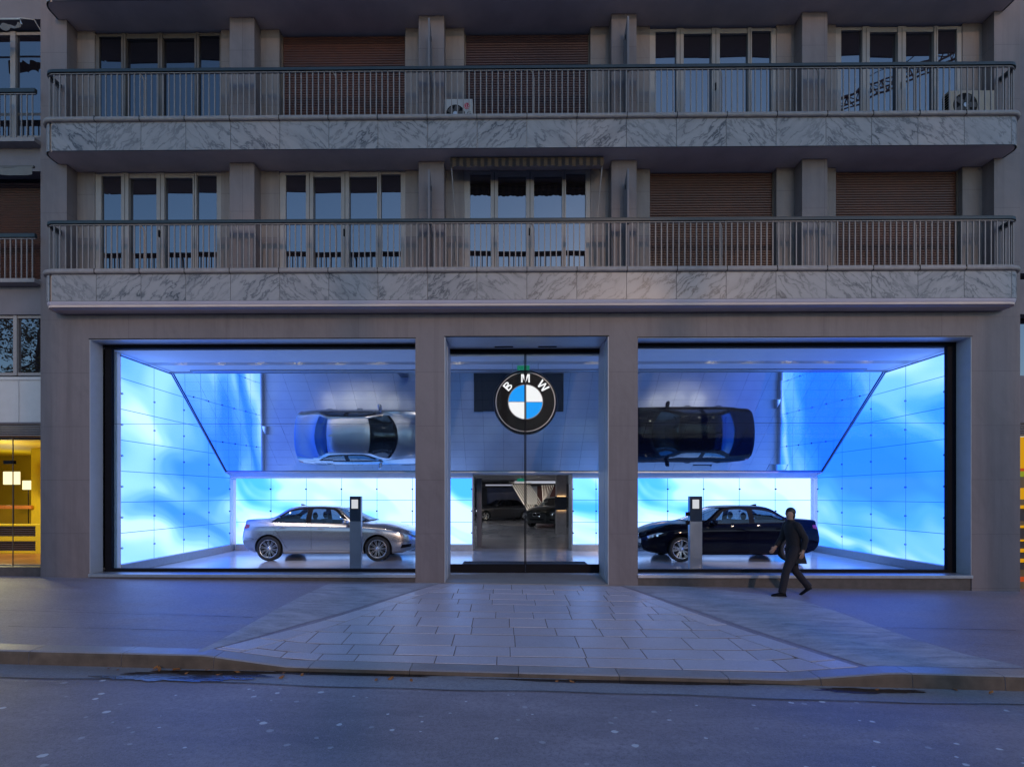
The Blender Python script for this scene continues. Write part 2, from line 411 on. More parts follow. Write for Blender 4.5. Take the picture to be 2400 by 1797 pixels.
def balcony(zs, zc, fas_bot, lip, name_label, topmost=False):
    sl = MB()
    o0 = outline(-.03, YW+.25)
    zt_ = zc-.075
    sl.prism(o0, 'z', zs+.004, zt_)
    slab = P('balcony', sl, M['soffit'])
    slab['label'] = name_label
    # marble slabs
    for k in range(len(JX)-1):
        mm = MB()
        x0, x1 = JX[k]+.004, JX[k+1]-.004
        yb = YB
        u0 = rnd.uniform(0, 40); v0 = rnd.uniform(0, 40); fl = -1 if rnd.random() < .55 else 1
        if fl < 0: ua, ub = u0+(x1-x0), u0
        else: ua, ub = u0, u0+(x1-x0)
        z0, z1 = fas_bot, zt_-.002
        mm.face([(x0,yb,z0),(x1,yb,z0),(x1,yb,z1),(x0,yb,z1)], 0, [(ua,v0),(ub,v0),(ub,v0+z1-z0),(ua,v0+z1-z0)])
        mm.face([(x0,yb+.028,z0),(x0,yb,z0),(x0,yb,z1),(x0,yb+.028,z1)], 0, [(0,0)]*4)
        mm.face([(x1,yb,z0),(x1,yb+.028,z0),(x1,yb+.028,z1),(x1,yb,z1)], 0, [(0,0)]*4)
        mm.face([(x0,yb+.028,z0),(x1,yb+.028,z0),(x1,yb,z0),(x0,yb,z0)], 0, [(0,0)]*4)
        o = mm.build('marble_slab', M['marble'], None, fixn=False); o.parent = slab
        o.matrix_parent_inverse = parent_inv(slab)
    # curved marble ends
    for side in (0, 1):
        pts = outline(0, YF-.002)
        pts = pts[:10] if side == 0 else pts[10:]
        pts = [p for p in pts if (p[0] < JX[0]-.003 if side == 0 else p[0] > JX[-1]+.003)]
        mm = MB(); L = 0
        for a, b in zip(pts, pts[1:]):
            d = math.dist(a, b)
            mm.face([(a[0],a[1],fas_bot),(b[0],b[1],fas_bot),(b[0],b[1],zt_-.002),(a[0],a[1],zt_-.002)], 0,
                    [(L+side*9,0),(L+d+side*9,0),(L+d+side*9,.56),(L+side*9,.56)], True)
            L += d
        o = mm.build('marble_end', M['marble'], None, fixn=False); o.parent = slab; o.matrix_parent_inverse = parent_inv(slab)
    # coping with rounded nose
    cpb = MB()
    prof = [(0, -.085), (.03, -.085), (.048, -.072), (.055, -.05), (.05, -.02), (.04, -.002), (0, 0)]
    rings = [outline(o_, YF-.002) for o_, _ in prof]
    n = len(rings[0])
    vs = [(p[0], p[1], zc+prof[i][1]) for i, rg in enumerate(rings) for p in rg]
    cpb.add(vs, [(i*n+k, i*n+k+1, (i+1)*n+k+1, (i+1)*n+k) for i in range(len(prof)-1) for k in range(n-1)], 0, True)
    inner = outline(-.5, YF-.002)
    cpb.prism(outline(-.02, YW), 'z', zc-.07, zc-.012)
    for j in JX[1:-1]:
        cpb.box(j-.005, j+.005, YB-.058, YB+.0, zc-.088, zc+.003, 1)
    P('coping', cpb, [M['coping'], M['black']], slab)
    if lip:
        lp = MB()
        prof = [(0, 0), (-.012, -.045), (-.045, -.085), (-.09, -.105), (-.14, -.112)]
        rings = [outline(o_ - .004, YF-.002) for o_, _ in prof]
        vs = [(p[0], p[1], fas_bot-.004+prof[i][1]) for i, rg in enumerate(rings) for p in rg]
        lp.add(vs, [(i*n+k, i*n+k+1, (i+1)*n+k+1, (i+1)*n+k) for i in range(len(prof)-1) for k in range(n-1)], 0, True)
        P('rounded_soffit_lip', lp, M['lip'], slab)
    if topmost: return slab
    # railing
    zr = zc+.985
    hr = MB()
    ro = outline(-.045, YF-.003)
    hr.tube([(p[0], p[1], zr-.035) for p in ro], .036, 8)
    rail_out = outline(-.01, YF-.003); rail_in = outline(-.085, YF-.003)
    hb = MB()
    vs = []
    for a, b in zip(rail_out, rail_in):
        vs += [(a[0],a[1],zr-.066),(a[0],a[1],zr-.012),(a[0]*.9995,a[1]+.01,zr),(b[0],b[1],zr),(b[0],b[1],zr-.066)]
    fs = []
    for i in range(len(rail_out)-1):
        for k in range(5):
            fs.append((i*5+k, (i+1)*5+k, (i+1)*5+(k+1)%5, i*5+(k+1)%5))
    hb.add(vs, fs, 0, False)
    P('handrail', hb, M['handrail'], slab)
    rb = MB()
    # flat bars under the rail and above the coping
    for zz in (zr-.085, zc+.035):
        ro2 = outline(-.032, YF-.003); ri2 = outline(-.066, YF-.003)
        vs = []
        for a, b in zip(ro2, ri2):
            vs += [(a[0],a[1],zz-.008),(a[0],a[1],zz+.008),(b[0],b[1],zz+.008),(b[0],b[1],zz-.008)]
        rb.add(vs, [(i*4+k, (i+1)*4+k, (i+1)*4+(k+1)%4, i*4+(k+1)%4) for i in range(len(ro2)-1) for k in range(4)])
    xa, xz = XBL+RC+.01, XBR-RC-.01
    nb = int(round((xz-xa)/.1135))
    for i in range(nb+1):
        x = xa + (xz-xa)*i/nb
        rb.box(x-.010, x+.010, YB+.040, YB+.058, zc+.043, zr-.093)
    for sx, xs in ((1, XBL), (-1, XBR)):
        for q in (.12, .24):
            rb.box(xs+sx*.040, xs+sx*.058, YB+RC+q-.17, YB+RC+q-.15, zc+.043, zr-.093)
        a = R(45); rb.box(xs+sx*(RC-(RC-.05)*cos(a))-.01, xs+sx*(RC-(RC-.05)*cos(a))+.01, YB+RC-(RC-.05)*sin(a)-.01, YB+RC-(RC-.05)*sin(a)+.01, zc+.043, zr-.093)
    P('railing_bars', rb, M['steel'], slab)
    for px in (331, 552, 785, 1018, 1252, 1696, 1925, 2155):
        x = PX(px, YB)
        s = MB()
        s.tube([(x, YB+.085, zc-.02), (x, YB+.085, zr-.22), (x-.012, YB+.075, zr-.15), (x-.04, YB+.06, zr-.10), (x-.075, YB+.05, zr-.07)], .014, 8)
        P('rail_stay', s, M['steel'], slab)
    return slab
balcony(S2, C2, 5.50, True, 'lower marble faced balcony with a rounded lilac lit lip underneath')
balcony(S3, C3, S3+.0, False, 'upper marble faced balcony in bluish dusk light')
balcony(S4, 12.05, S4, False, 'top balcony slab seen from below, cut by the picture edge', True)
# plaster soffit curve under the middle balcony is the slab itself
# --- partition fins on the pilasters
for zc in (C2, C3):
    for (px, sgn) in ((1009, 1), (1466, -1)):
        x = PX(px, 9.95)
        f = MB()
        f.prism([(9.73, zc), (10.03, zc), (10.03, zc+1.80), (9.73, zc+1.98)], 'x', x-.018, x+.018)
        f.box(x-.026, x-.018, 9.86, 9.90, zc+1.66, zc+1.74, 1); f.box(x+.018, x+.026, 9.86, 9.90, zc+1.66, zc+1.74, 1)
        P('partition_screen', f, [M['render'], M['black']])
# --- windows and shutters
def window(x0, x1, z0, z1, dark=False, label=None):
    fm = M['darkframe'] if dark else M['whiteframe']; pm = M['darkpane'] if dark else M['pane']
    W = x1-x0; y0 = YW+.015
    fr = MB()
    bars = [(0,.047),(.21,.268),(.49,.553),(.776,.806),(.962,1.)]
    if dark: bars = [(0,.03),(.21,.245),(.50,.535),(.79,.825),(.985,1.)]
    for i, (a, b) in enumerate(bars):
        fr.box(x0+a*W, x0+b*W, y0 - (.02 if i in (1,2,3) else 0), y0+.07, z0, z1)
        if i in (1, 2, 3):
            mid = x0+(a+b)/2*W; fr.box(mid-.006, mid+.006, y0-.0225, y0-.012, z0, z1-.03, 1)
    for i in range(4):
        a, b = x0+bars[i][1]*W, x0+bars[i+1][0]*W
        d = .10 if i in (1, 2) else .055
        fr.box(a, b, y0, y0+.06, z1-d, z1); fr.box(a, b, y0, y0+.06, z0, z0+.07)
    f = P('window', fr, [fm, M['black']], bevel=.004)
    if label: f['label'] = label
    if dark is False:
        h = MB(); h.box(x0+.517*W-.012, x0+.517*W+.012, y0-.05, y0-.022, z0+1.02, z0+1.16); P('window_handle', h, M['black'], f)
    for i in range(4):
        a, b = x0+bars[i][1]*W, x0+bars[i+1][0]*W
        yy = y0+.035 + (.012 if i in (1,2) else 0)
        g = MB(); tl = rnd.uniform(-.006, .006); tz = rnd.uniform(-.004,.004)
        g.face([(a,yy-tl,z0+.07),(b,yy+tl,z0+.07),(b,yy+tl+tz,z1-.05),(a,yy-tl+tz,z1-.05)])
        P('pane', g, pm, f)
    # roller box above the sashes, behind the soffit edge
    return f
def shutter(x0, x1, z0, z1, mat, bar=False, label=None, gap=0):
    s = MB(); y0 = YW+.12; pitch = .052
    n = int((z1-z0-gap)/pitch)
    prof = []
    for i in range(n+1):
        z = z1 - i*pitch
        prof += [(y0+.012, z), (y0+.002, z-.006), (y0-.004, z-.020), (y0-.002, z-.040), (y0+.006, z-.049)]
    prof = [p for p in prof if p[1] >= z0+gap]
    vs = [(x, p[0], p[1]) for p in prof for x in (x0+.03, x1-.03)]
    s.add(vs, [(2*i, 2*i+1, 2*i+3, 2*i+2) for i in range(len(prof)-1)], 0, False)
    s.box(x0, x0+.03, y0-.02, y0+.02, z0, z1, 1); s.box(x1-.03, x1, y0-.02, y0+.02, z0, z1, 1)
    s.face([(x0,y0+.03,z0),(x1,y0+.03,z0),(x1,y0+.03,z1),(x0,y0+.03,z1)], 1)
    f = P('roller_shutter', s, [mat, M['darkframe']])
    if bar:
        b = MB(); b.box(x0+.03, x1-.03, y0-.02, y0+.012, z0+gap-.05, z0+gap+.005); P('end_bar', b, M['whiteframe'], f, .004)
    if label: f['label'] = label
    return f
z0, z1 = C2-.05, S3-.02
for k in range(3):
    window(*xb[k], z0, z1)
shutter(*xb[3], z0, z1, M['shutter'], label='brown roller shutter catching warm street light'); shutter(*xb[4], z0, z1, M['shutter'])
z0, z1 = C3-.05, S4-.05
window(*xb[0], z0, z1, True, 'dim window with bronze frames')
shutter(*xb[1], z0, z1, M['shutter'], True, 'brown roller shutter stopped just above its sill', .10); shutter(*xb[2], z0, z1, M['shutter_dark'])
window(*xb[3], z0, z1); window(*xb[4], z0, z1)
# --- folded awning above the middle window of the lower balcony
aw = thing('folded_awning', 'folded striped awning under the soffit above the middle window of the lower balcony', 'awning', (PX(1235,9.9), 9.9, S3-.1))
ax0, ax1 = PX(1056, 9.95), PX(1413, 9.95)
m_, nt, out = newmat('striped_awning_canvas'); w = NT(nt)
xyz = w.n('SeparateXYZ'); w.set(xyz.inputs[0], w.n('TexCoord').outputs['Object'])
stp = w.math('LESS_THAN', w.math('PINGPONG', xyz.outputs[0], .07), .035)
pbsdf(w, out, w.mix(stp, (.016,.013,.016,1), (.075,.050,.032,1)), .9)
M['awning'] = m_
t = MB(); t.tube([(ax0, 9.93, S3-.065), (ax1, 9.93, S3-.065)], .055, 10); P('canvas_roll', t, M['awning'], aw)
t = MB(); n = 90
vs = []
for i in range(n+1):
    x = ax0+(ax1-ax0)*i/n; zb = S3-.205 - .016*abs(sin(i*pi/3))
    vs += [(x, 9.875+.008*sin(i*.9), S3-.075), (x, 9.868+.014*sin(i*.7+1), zb)]
t.add(vs, [(2*i,2*i+2,2*i+3,2*i+1) for i in range(n)], 0, True); P('valance', t, M['awning'], aw)
t = MB(); t.box(ax0, ax1, 9.885, 9.91, S3-.09, S3-.066); P('front_bar', t, M['darkframe'], aw)
for (xx, s) in ((ax0+.02, 1), (ax1-.02, -1)):
    t = MB(); t.tube([(xx, 9.93, S3-.03), (xx-s*.0, 9.90, S3-.14), (xx+s*.06, 10.10, S3-1.15), (xx+s*.06, 10.2, S3-1.95)], .011, 6); P('awning_arm', t, M['steel'], aw)
# --- shop windows and entrance
def shop_window(x0, x1, left):
    fr = MB()
    zb, ztp = .085, ZO
    # inner outline seen from the street: wide black jamb on the outer side
    ow = .19
    fr.box(x0, x1, YG-.02, YG+.06, ztp-.095, ztp); fr.box(x0, x1, YG-.02, YG+.06, zb, .155)
    if left:
        fr.box(x0, x0+ow, YG-.02, YG+.06, .155, ztp-.095); fr.box(x1-.03, x1, YG-.03, YG+.06, .155, ztp-.095)
    else:
        fr.box(x1-ow, x1, YG-.02, YG+.06, .155, ztp-.095); fr.box(x0, x0+.03, YG-.03, YG+.06, .155, ztp-.095)
    f = P('shop_window', fr, M['black'], bevel=.003)
    gx0, gx1 = (x0+ow, x1-.03) if left else (x0+.03, x1-ow)
    for za, zb2 in ((.15, 3.198), (3.206, ztp-.09)):
        g = MB(); g.face([(gx0-.01,YG+.01,za),(gx1+.01,YG+.01,za),(gx1+.01,YG+.01,zb2),(gx0-.01,YG+.01,zb2)]); P('pane', g, M['shopglass'], f)
    j = MB(); j.box(gx0, gx1, YG+.004, YG+.016, 3.199, 3.205); P('glazing_joint', j, M['black'], f)
    s = MB(); s.box(x0-.005, x1+.005, YF-.03, YG+.05, .032, .094); P('window_sill', s, M['alu'], f, .006)
    s = MB(); s.box(x0-.0, x1+.0, YF+.02, YG+.05, -.6, .030); P('base_plinth', s, M['plinth'], f)
    # metal lining of the reveal
    lin = MB()
    if left: lin.box(x0+.001, x0+.012, YF+.004, YG-.021, .095, ztp-.012)
    else: lin.box(x1-.012, x1-.001, YF+.004, YG-.021, .095, ztp-.012)
    lin.box(x0+.001, x1-.001, YF+.004, YG-.021, ztp-.012, ztp-.001)
    P('reveal_lining', lin, M['lining'], f)
    return f
shop_window(A0, A1, True); shop_window(B0, B1, False)
YD = 10.92
DH = ZO+.03
dl, dr = D0+.0, D1-.0
t = MB()
for x, s in ((D0, 1), (D1, -1)):
    t.box(x, x+s*.02, YF+.34, YD+.1, -.2, DH); t.box(x, x+s*.012, YF+.002, YF+.34, -.2, DH)
t.box(D0+.02, D1-.02, YF+.02, YD+.1, DH-.001, DH+.015)
ent = P('entrance_frame', t, M['lining'])
for px in (1181, 1283):
    v = MB(); x = PX(px, 10.75); v.box(x-.2, x+.2, 10.70, 10.78, DH-.008, DH-.002); P('air_vent', v, M['black'], ent)
h = MB(); h.box(D0+.02, D1-.02, YD-.03, YD+.05, DH-.10, DH-.001); P('door_header', h, M['black'], ent)
xm = PX(1231.5, YD)
for (a, b, hs) in ((D0+.025, xm-.003, 1), (xm+.003, D1-.025, -1)):
    d = MB(); d.box(a, b, YD-.022, YD+.022, .012, .185)
    if hs > 0: d.box(b-.022, b, YD-.015, YD+.015, .185, DH-.1)
    else: d.box(a, a+.016, YD-.015, YD+.015, .185, DH-.1)
    leaf = P('door_leaf', d, M['black'], ent, .003)
    g = MB(); g.face([(a,YD,.18),(b,YD,.18),(b,YD,DH-.095),(a,YD,DH-.095)]); P('pane', g, M['shopglass'], ent)
t = MB(); n = 8
t.add([(D0-.0, YF-.03, ZP(D0,YF)-.3), (D1, YF-.03, ZP(D1,YF)-.3), (D1, YF-.03, ZP(D1,YF)+.012), (D0, YF-.03, ZP(D0,YF)+.012), (D0, YD+.15, -.006), (D1, YD+.15, -.006), (D0, YD+.15, -.3), (D1, YD+.15, -.3)],
      [(0,1,2,3), (3,2,5,4), (6,7,1,0)])
P('threshold', t, simple('threshold_stone', (.27,.25,.24), .45, var=.1, vs=4, bump=.05))
# ------------------------------------------------------------------ showroom interior
WL, WR = -8.30, 9.42
YA, YS, YBK = 12.32, 14.76, 15.20                # mirror top edge, mirror foot, back wall
ZC, ZS = 4.77, 2.40
m_, nt, out = newmat('polished_showroom_floor'); w = NT(nt)
oc = w.n('TexCoord').outputs['Object']
nz = w.noise(oc, 1.2, 4)
pbsdf(w, out, w.ramp(nz, [(.3,(.52,.51,.54)),(.7,(.60,.59,.62))]), w.math('MULTIPLY_ADD', nz, .12, .10), 0, None, .5)
M['sfloor'] = m_
t = MB()
for (xa_, xb2_, ya_) in ((WL-.4, D0, YG-.1), (D0, D1, YD+.06), (D1, WR+.4, YG-.1)): t.face([(xa_,ya_,0),(xb2_,ya_,0),(xb2_,YBK+.6,0),(xa_,YBK+.6,0)])
P('showroom_floor', t, M['sfloor'])
m_, nt, out = newmat('concrete_showroom_floor'); w = NT(nt)
oc = w.n('TexCoord').outputs['Object']; nz = w.noise(oc, .8, 6, .65)
pbsdf(w, out, w.ramp(nz, [(.3,(.30,.29,.31)),(.7,(.36,.34,.36))]), w.math('MULTIPLY_ADD', nz, .2, .12), 0, None, .5)
M['rfloor'] = m_
t = MB(); t.face([(-7,YBK+.6,0),(12,YBK+.6,0),(12,43,0),(-7,43,0)]); P('rear_hall_floor', t, M['rfloor'])
# ceiling with a recessed slot
t = MB()
ys0, ys1 = 11.42, 11.66
t.box(WL-.3, D0, YG+.065, ys0, ZC, ZC+.2); t.box(D0, D1, YD+.055, ys0, ZC, ZC+.2); t.box(D1, WR+.3, YG+.065, ys0, ZC, ZC+.2); t.box(WL-.3, WR+.3, ys1, YA+.05, ZC, ZC+.2)
t.box(WL-.3, WR+.3, ys0, ys1, ZC+.10, ZC+.2)
P('showroom_ceiling', t, M['white'])
t = MB(); t.box(D0-.15, A1+.45, 10.75, 11.1, ZC-.006, ZC-.001); P('ceiling_hatch', t, M['alu'])
t = MB(); t.box(WL+.6, WR-.6, YA-.20, YA-.05, ZC-.03, ZC+.001); P('ceiling_slot_trim', t, M['alu'])
# mirrored sloping ceiling: tiles on a dark backing
m_, nt, out = newmat('mirror_tile'); w = NT(nt)
g = w.n('BsdfGlossy'); g.inputs[0].default_value = (.66,.80,.95,1); g.inputs['Roughness'].default_value = .028
d = w.n('BsdfDiffuse'); d.inputs[0].default_value = (.03,.04,.06,1)
x = w.n('MixShader'); x.inputs[0].default_value = .90
nt.links.new(d.outputs[0], x.inputs[1]); nt.links.new(g.outputs[0], x.inputs[2]); nt.links.new(x.outputs[0], out.inputs[0])
M['mirror'] = m_
a3 = Vector((0, YA, ZC)); b3 = Vector((0, YS, ZS)); sv = b3-a3; L = sv.length; sd = sv.normalized()
nn = Vector((0, -(-sd.z), -sd.y)); nn = Vector((0, sd.z, -sd.y)).normalized()   # faces down and to the street
ncol = int(round((WR-WL)/.56)); nrow = 12
back = MB(); o3 = -nn*.02
back.face([Vector((WL-.2,0,0))+a3+o3, Vector((WR+.2,0,0))+a3+o3, Vector((WR+.2,0,0))+b3+o3, Vector((WL-.2,0,0))+b3+o3])
MIR = P('mirror_ceiling', back, M['black'])
t = MB(); rr = random.Random(3)
for i in range(ncol):
    for j in range(nrow):
        x0 = WL+(WR-WL)*i/ncol+.0014; x1 = WL+(WR-WL)*(i+1)/ncol-.0014
        s0 = L*j/nrow+.0014; s1 = L*(j+1)/nrow-.0014
        big = .012 if rr.random() < .035 else .0007
        ta, tb = rr.gauss(0, big), rr.gauss(0, big)
        pts = []
        for (xx, ss, ka, kb) in ((x0,s0,-1,-1),(x1,s0,1,-1),(x1,s1,1,1),(x0,s1,-1,1)):
            pts.append(Vector((xx,0,0))+a3+sd*ss+nn*(ka*ta*.28+kb*tb*.14))
        t.face(pts)
P('mirror_tiles', t, M['mirror'], MIR)
t = MB()
for zz, yy in ((ZC, YA), (ZS, YS)):
    t.box(WL, WR, yy-.03, yy, zz-.04, zz-.002)
P('mirror_edge_trim', t, M['alu'], MIR)
# soffit and fascia below the mirror
OX0, OX1 = PX(1108, YBK), PX(1341, YBK)
t = MB()
t.box(WL-.1, WR+.1, YS, YBK+.6, ZS, ZS+.15)
t.box(WL-.1, OX0, YBK-.06, YBK+.12, 2.225, ZS); t.box(OX1, WR+.1, YBK-.06, YBK+.12, 2.225, ZS); t.box(OX0, OX1, YBK+.05, YBK+.6, ZS-.06, ZS)
P('mirror_soffit', t, M['white'])
# lit walls
def poly_panel(pts3, uvs, mat, name, label):
    t = MB(); t.face(pts3, 0, uvs); o = t.build(name, mat, None, fixn=False); o.parent = B; o.matrix_parent_inverse = parent_inv(B); o['label'] = label; return o
JZ = [.22, .877, 1.553, 2.218, 2.895, 3.567, 4.243]
def side_wall(X, yf, mat, label, sgn):
    prof = [(yf, .21), (14.98, .21), (14.98, 2.30), (YS-.02, 2.36), (YA+.0, ZC-.06), (yf, ZC-.06)]
    pts = [(X, y, z) for y, z in prof]; uv = prof
    if sgn < 0: pts, uv = pts[::-1], uv[::-1]
    o = poly_panel(pts, uv, mat, 'light_wall', label)
    # skirting and end post
    s = MB(); s.box(X-sgn*.06, X+sgn*.03, yf, YBK, .004, .19); P('skirting', s, M['alu'], o)
    s = MB(); s.tube([(X+sgn*.01,yf-.02,ZC-.05),(X+sgn*.01,YA,ZC-.05),(X+sgn*.01,YS-.02,ZS-.01),(X+sgn*.01,YS+.12,ZS-.05)], .017, 6, smooth=False); P('wall_trim', s, M['trimblue'], o)
    s = MB(); s.prism([(yf-.03, ZC-.07), (YA, ZC-.07), (YS, ZS-.03), (YS+.05, ZS-.09), (YA+.03, ZC-.13), (yf-.03, ZC-.13)][0:6], 'x', X-.01, X+.05*-sgn*-1 if sgn < 0 else X+.05)
    b = MB()
    yj = [yf+.02] + [14.98-1.09*k for k in (3,2,1)] + [14.95]
    for k, y in enumerate(yj):
        for i in range(len(JZ)):
            zc_ = (JZ[i] + (JZ[i+1] if i+1 < len(JZ) else 4.9))/2
            lim = ZC-.2 if y < YA else ZC-.2-(y-YA)*(ZC-ZS)/(YS-YA)
            if zc_ < lim and not (y > 14.8 and zc_ > 2.1):
                b.lathe([(0,-.05),(.022,-.05),(.022,0),(.022,.02)] if sgn > 0 else [(0,.05),(.022,.05),(.022,-.02)], (X, y, zc_), 'x', 10)
    P('panel_fixings', b, M['black'], o)
    return o
M['trimblue'] = simple('dark_blue_metal_trim', (.10,.14,.22), .4, .3)
side_stops_L = [(.24,(.06,.30,1.)), (.38,(.13,.42,1.)), (.48,(.23,.55,1.)), (.58,(.40,.74,1.)), (.71,(.74,.97,1.))]
side_stops_R = [(.26,(.03,.25,1.)), (.42,(.05,.33,1.)), (.53,(.10,.43,1.)), (.63,(.22,.58,1.)), (.76,(.50,.82,1.))]
back_stops = [(.16,(.10,.48,1.)), (.27,(.34,.74,1.)), (.37,(.70,.92,1.)), (.48,(.92,1.,1.)), (.8,(.95,.98,1.))]
M['lpL'] = light_panel('blue_cloud_panels_west', 2.3, side_stops_L, R(14), (.8,1.3), .30, .77, 1.09, .673, -14.98+1.09*20, -.203+.673*3, boost=(.9,1.1,2.5))
M['lpR'] = light_panel('blue_cloud_panels_east', 7.9, side_stops_R, R(-16), (.8,1.3), .30, .77, 1.09, .673, -14.98+1.09*20, -.203+.673*3, boost=(.9,1.1,2.5))
M['lpB'] = light_panel('white_cloud_panels', 4.4, back_stops, R(20), (.7,1.4), .42, .82, 1.09, .673, 0., -.203+.673*3)
side_wall(WL, 10.69, M['lpL'], 'wall of backlit blue cloud panels beside the silver car', 1)
side_wall(WR, 10.66, M['lpR'], 'wall of backlit blue cloud panels behind the black car', -1)
jbl = PX(635.2, YBK); jbr = PX(1564.5, YBK)
for (a, b, j0, lab) in ((WL+.07, OX0, jbl, 'backlit white and blue panels behind the silver car'), (OX1, WR-.07, jbr, 'backlit white and blue panels behind the black car')):
    t = MB()
    uv = lambda x, z: (x-j0, z)
    t.face([(a,YBK,.19),(b,YBK,.19),(b,YBK,2.225),(a,YBK,2.225)], 0, [uv(a,.19),uv(b,.19),uv(b,2.225),uv(a,2.225)])
    o = t.build('light_wall', M['lpB'], None, fixn=False); o.parent = B; o.matrix_parent_inverse = parent_inv(B); o['label'] = lab
    s = MB(); s.box(a, b, YBK-.03, YBK+.05, .004, .188); P('skirting', s, M['alu'], o)
    f = MB(); k0 = math.ceil((a-j0)/1.09); x = j0+1.09*k0
    xs = []
    while x < b: xs.append(x); x += 1.09
    for e in (OX0-.03, OX1+.03):
        if a < e < b: xs.append(e)
    for x in xs:
        for zc_ in (.548, 1.215, 1.885):
            f.lathe([(0,-.05),(.022,-.05),(.022,.01)], (x, YBK, zc_), 'y', 10)
    P('panel_fixings', f, M['black'], o)
# solid walls behind the light boxes
t = MB()
t.box(WL-.5, WL-.10, YG-.02, YBK+.8, -.1, 5.0); P('party_wall', t, M['white'])
t = MB(); t.box(WR+.10, WR+.5, YG-.02, YBK+.8, -.1, 5.0); P('party_wall', t, M['white'])
t = MB(); t.box(WL-.1, OX0-.02, YBK+.12, YBK+.3, -.1, 2.6); t.box(OX1+.02, WR+.1, YBK+.12, YBK+.3, -.1, 2.6); P('back_wall', t, M['white'])
t = MB(); t.box(WL-.5, WR+.5, YA-.1, 15.9, 4.97, 5.2); t.box(WL-.5, WR+.5, 15.8, 16.0, ZS+.2, 5.2); t.box(WL-.5, WR+.5, YG+.0, YA, ZC+.2, 5.2); P('ceiling_void', t, M['darkwall'])
# pilasters just inside the glass
for (a, b) in ((PX(250, 10.6), WL+.0), (WR-.0, PX(2232, 10.6))):
    t = MB(); t.box(a, b, 10.58, 10.70, .0, ZC); o = P('inner_pilaster', t, M['white'], bevel=.004)
    t = MB(); x = (a+b)/2-.06*(1 if a > 0 else 1); t.box(x-.05, x+.05, 10.555, 10.579, 1.95, 2.10); P('switch_plate', t, M['alu'], o)
# passage to the rear hall
t = MB()
t.box(OX0-.02, OX0+.015, YBK-.02, YBK+.7, 0, ZS-.06); t.box(OX1-.015, OX1+.02, YBK-.02, YBK+.7, 0, ZS-.06)
P('passage_lining', t, M['alu'])
t = MB(); x = PX(1124, 16.4); t.box(x-.09, x+.07, 16.3, 16.6, 0, 2.25); P('passage_post', t, M['darkwall'])
t = MB(); t.box(-7, 12, YBK+.55, 43, 2.66, 2.8); t.box(-7, 12, YBK+.3, YBK+.62, 2.35, 2.8); P('rear_hall_ceiling', t, M['greywall'])
t = MB(); t.box(-7.2,-7,15.9,43,0,2.8); t.box(12,12.2,15.9,43,0,2.8); t.box(-7,12,43,43.2,0,2.8); P('rear_hall_wall', t, M['darkwall'])
t = MB(); xa, xb_ = PX(1142, 36), PX(1222, 36); t.box(xa, xb_, 36, 36.1, .5, 2.25); P('blue_rear_screen', t, simple('deep_blue_wall', (.02,.035,.12), .4))
t = MB(); xa, xb_ = PX(1259, 36), PX(1304, 36); t.box(xa, xb_, 36, 36.1, .3, 2.35); P('maroon_rear_panel', t, simple('maroon_wall', (.16,.05,.05), .5))
t = MB(); xa, xb_ = PX(1236, 36), PX(1259, 36); t.box(xa, xb_, 36, 36.1, .3, 2.35); P('pale_rear_panel', t, M['white'])
# bright beam below the rear ceiling
t = MB(); t.box(PX(1206,30), PX(1304,30), 29.9, 30.1, PZ(1255,1132.5,30), PZ(1255,1127,30)); P('ceiling_beam_and_fill', t, emit('white_light_beam', (.8,.84,1.), .35))
t = MB(); t.box(PX(1138,30), PX(1200,30), 29.9, 30.1, PZ(1170,1138,30), PZ(1170,1135,30)); P('ceiling_beam_and_fill', t, emit('dim_light_beam', (.7,.72,.9), .3))
for (bx, by) in ((-3.5,20.),(7.5,20.),(-3.5,26.5),(8.5,26.5),(-6.,33.),(9.,33.5)):  # extra strips added out of view to brighten the rear hall
    t = MB(); t.box(bx-1.4, bx+1.4, by-.12, by+.12, 2.635, 2.659); P('ceiling_beam_and_fill', t, emit('hall_fill_strip', (.78,.88,1.), 28.))
# column with a wall screen, lit from behind
c = MB(); cx0, cx1 = PX(1304,21.7), PX(1327.5,21.7); c.box(cx0, cx1, 21.7, 22.1, 0, 2.66); col = P('screen_column', c, simple('taupe_column', (.34,.30,.30), .45))
ts = thing('wall_screen', 'dark wall screen with warm backlight on the rear hall column', 'screen', ((cx0+cx1)/2, 21.6, PZ(1315,1180,21.6)))
zt_, zb_ = PZ(1315,1163,21.6), PZ(1315,1195,21.6)
t = MB(); t.box(PX(1300,21.6), cx1-.005, 21.55, 21.62, zb_, zt_); P('screen_panel', t, simple('dark_screen', (.02,.022,.04), .15), ts)
t = MB(); t.box(cx0+.02, cx1-.03, 21.655, 21.685, zt_-.03, zt_+.004); t.box(cx0+.02, cx1-.03, 21.655, 21.685, zb_-.004, zb_+.03); P('backlight', t, emit('warm_backlight', (1.,.62,.28), 5.), ts)
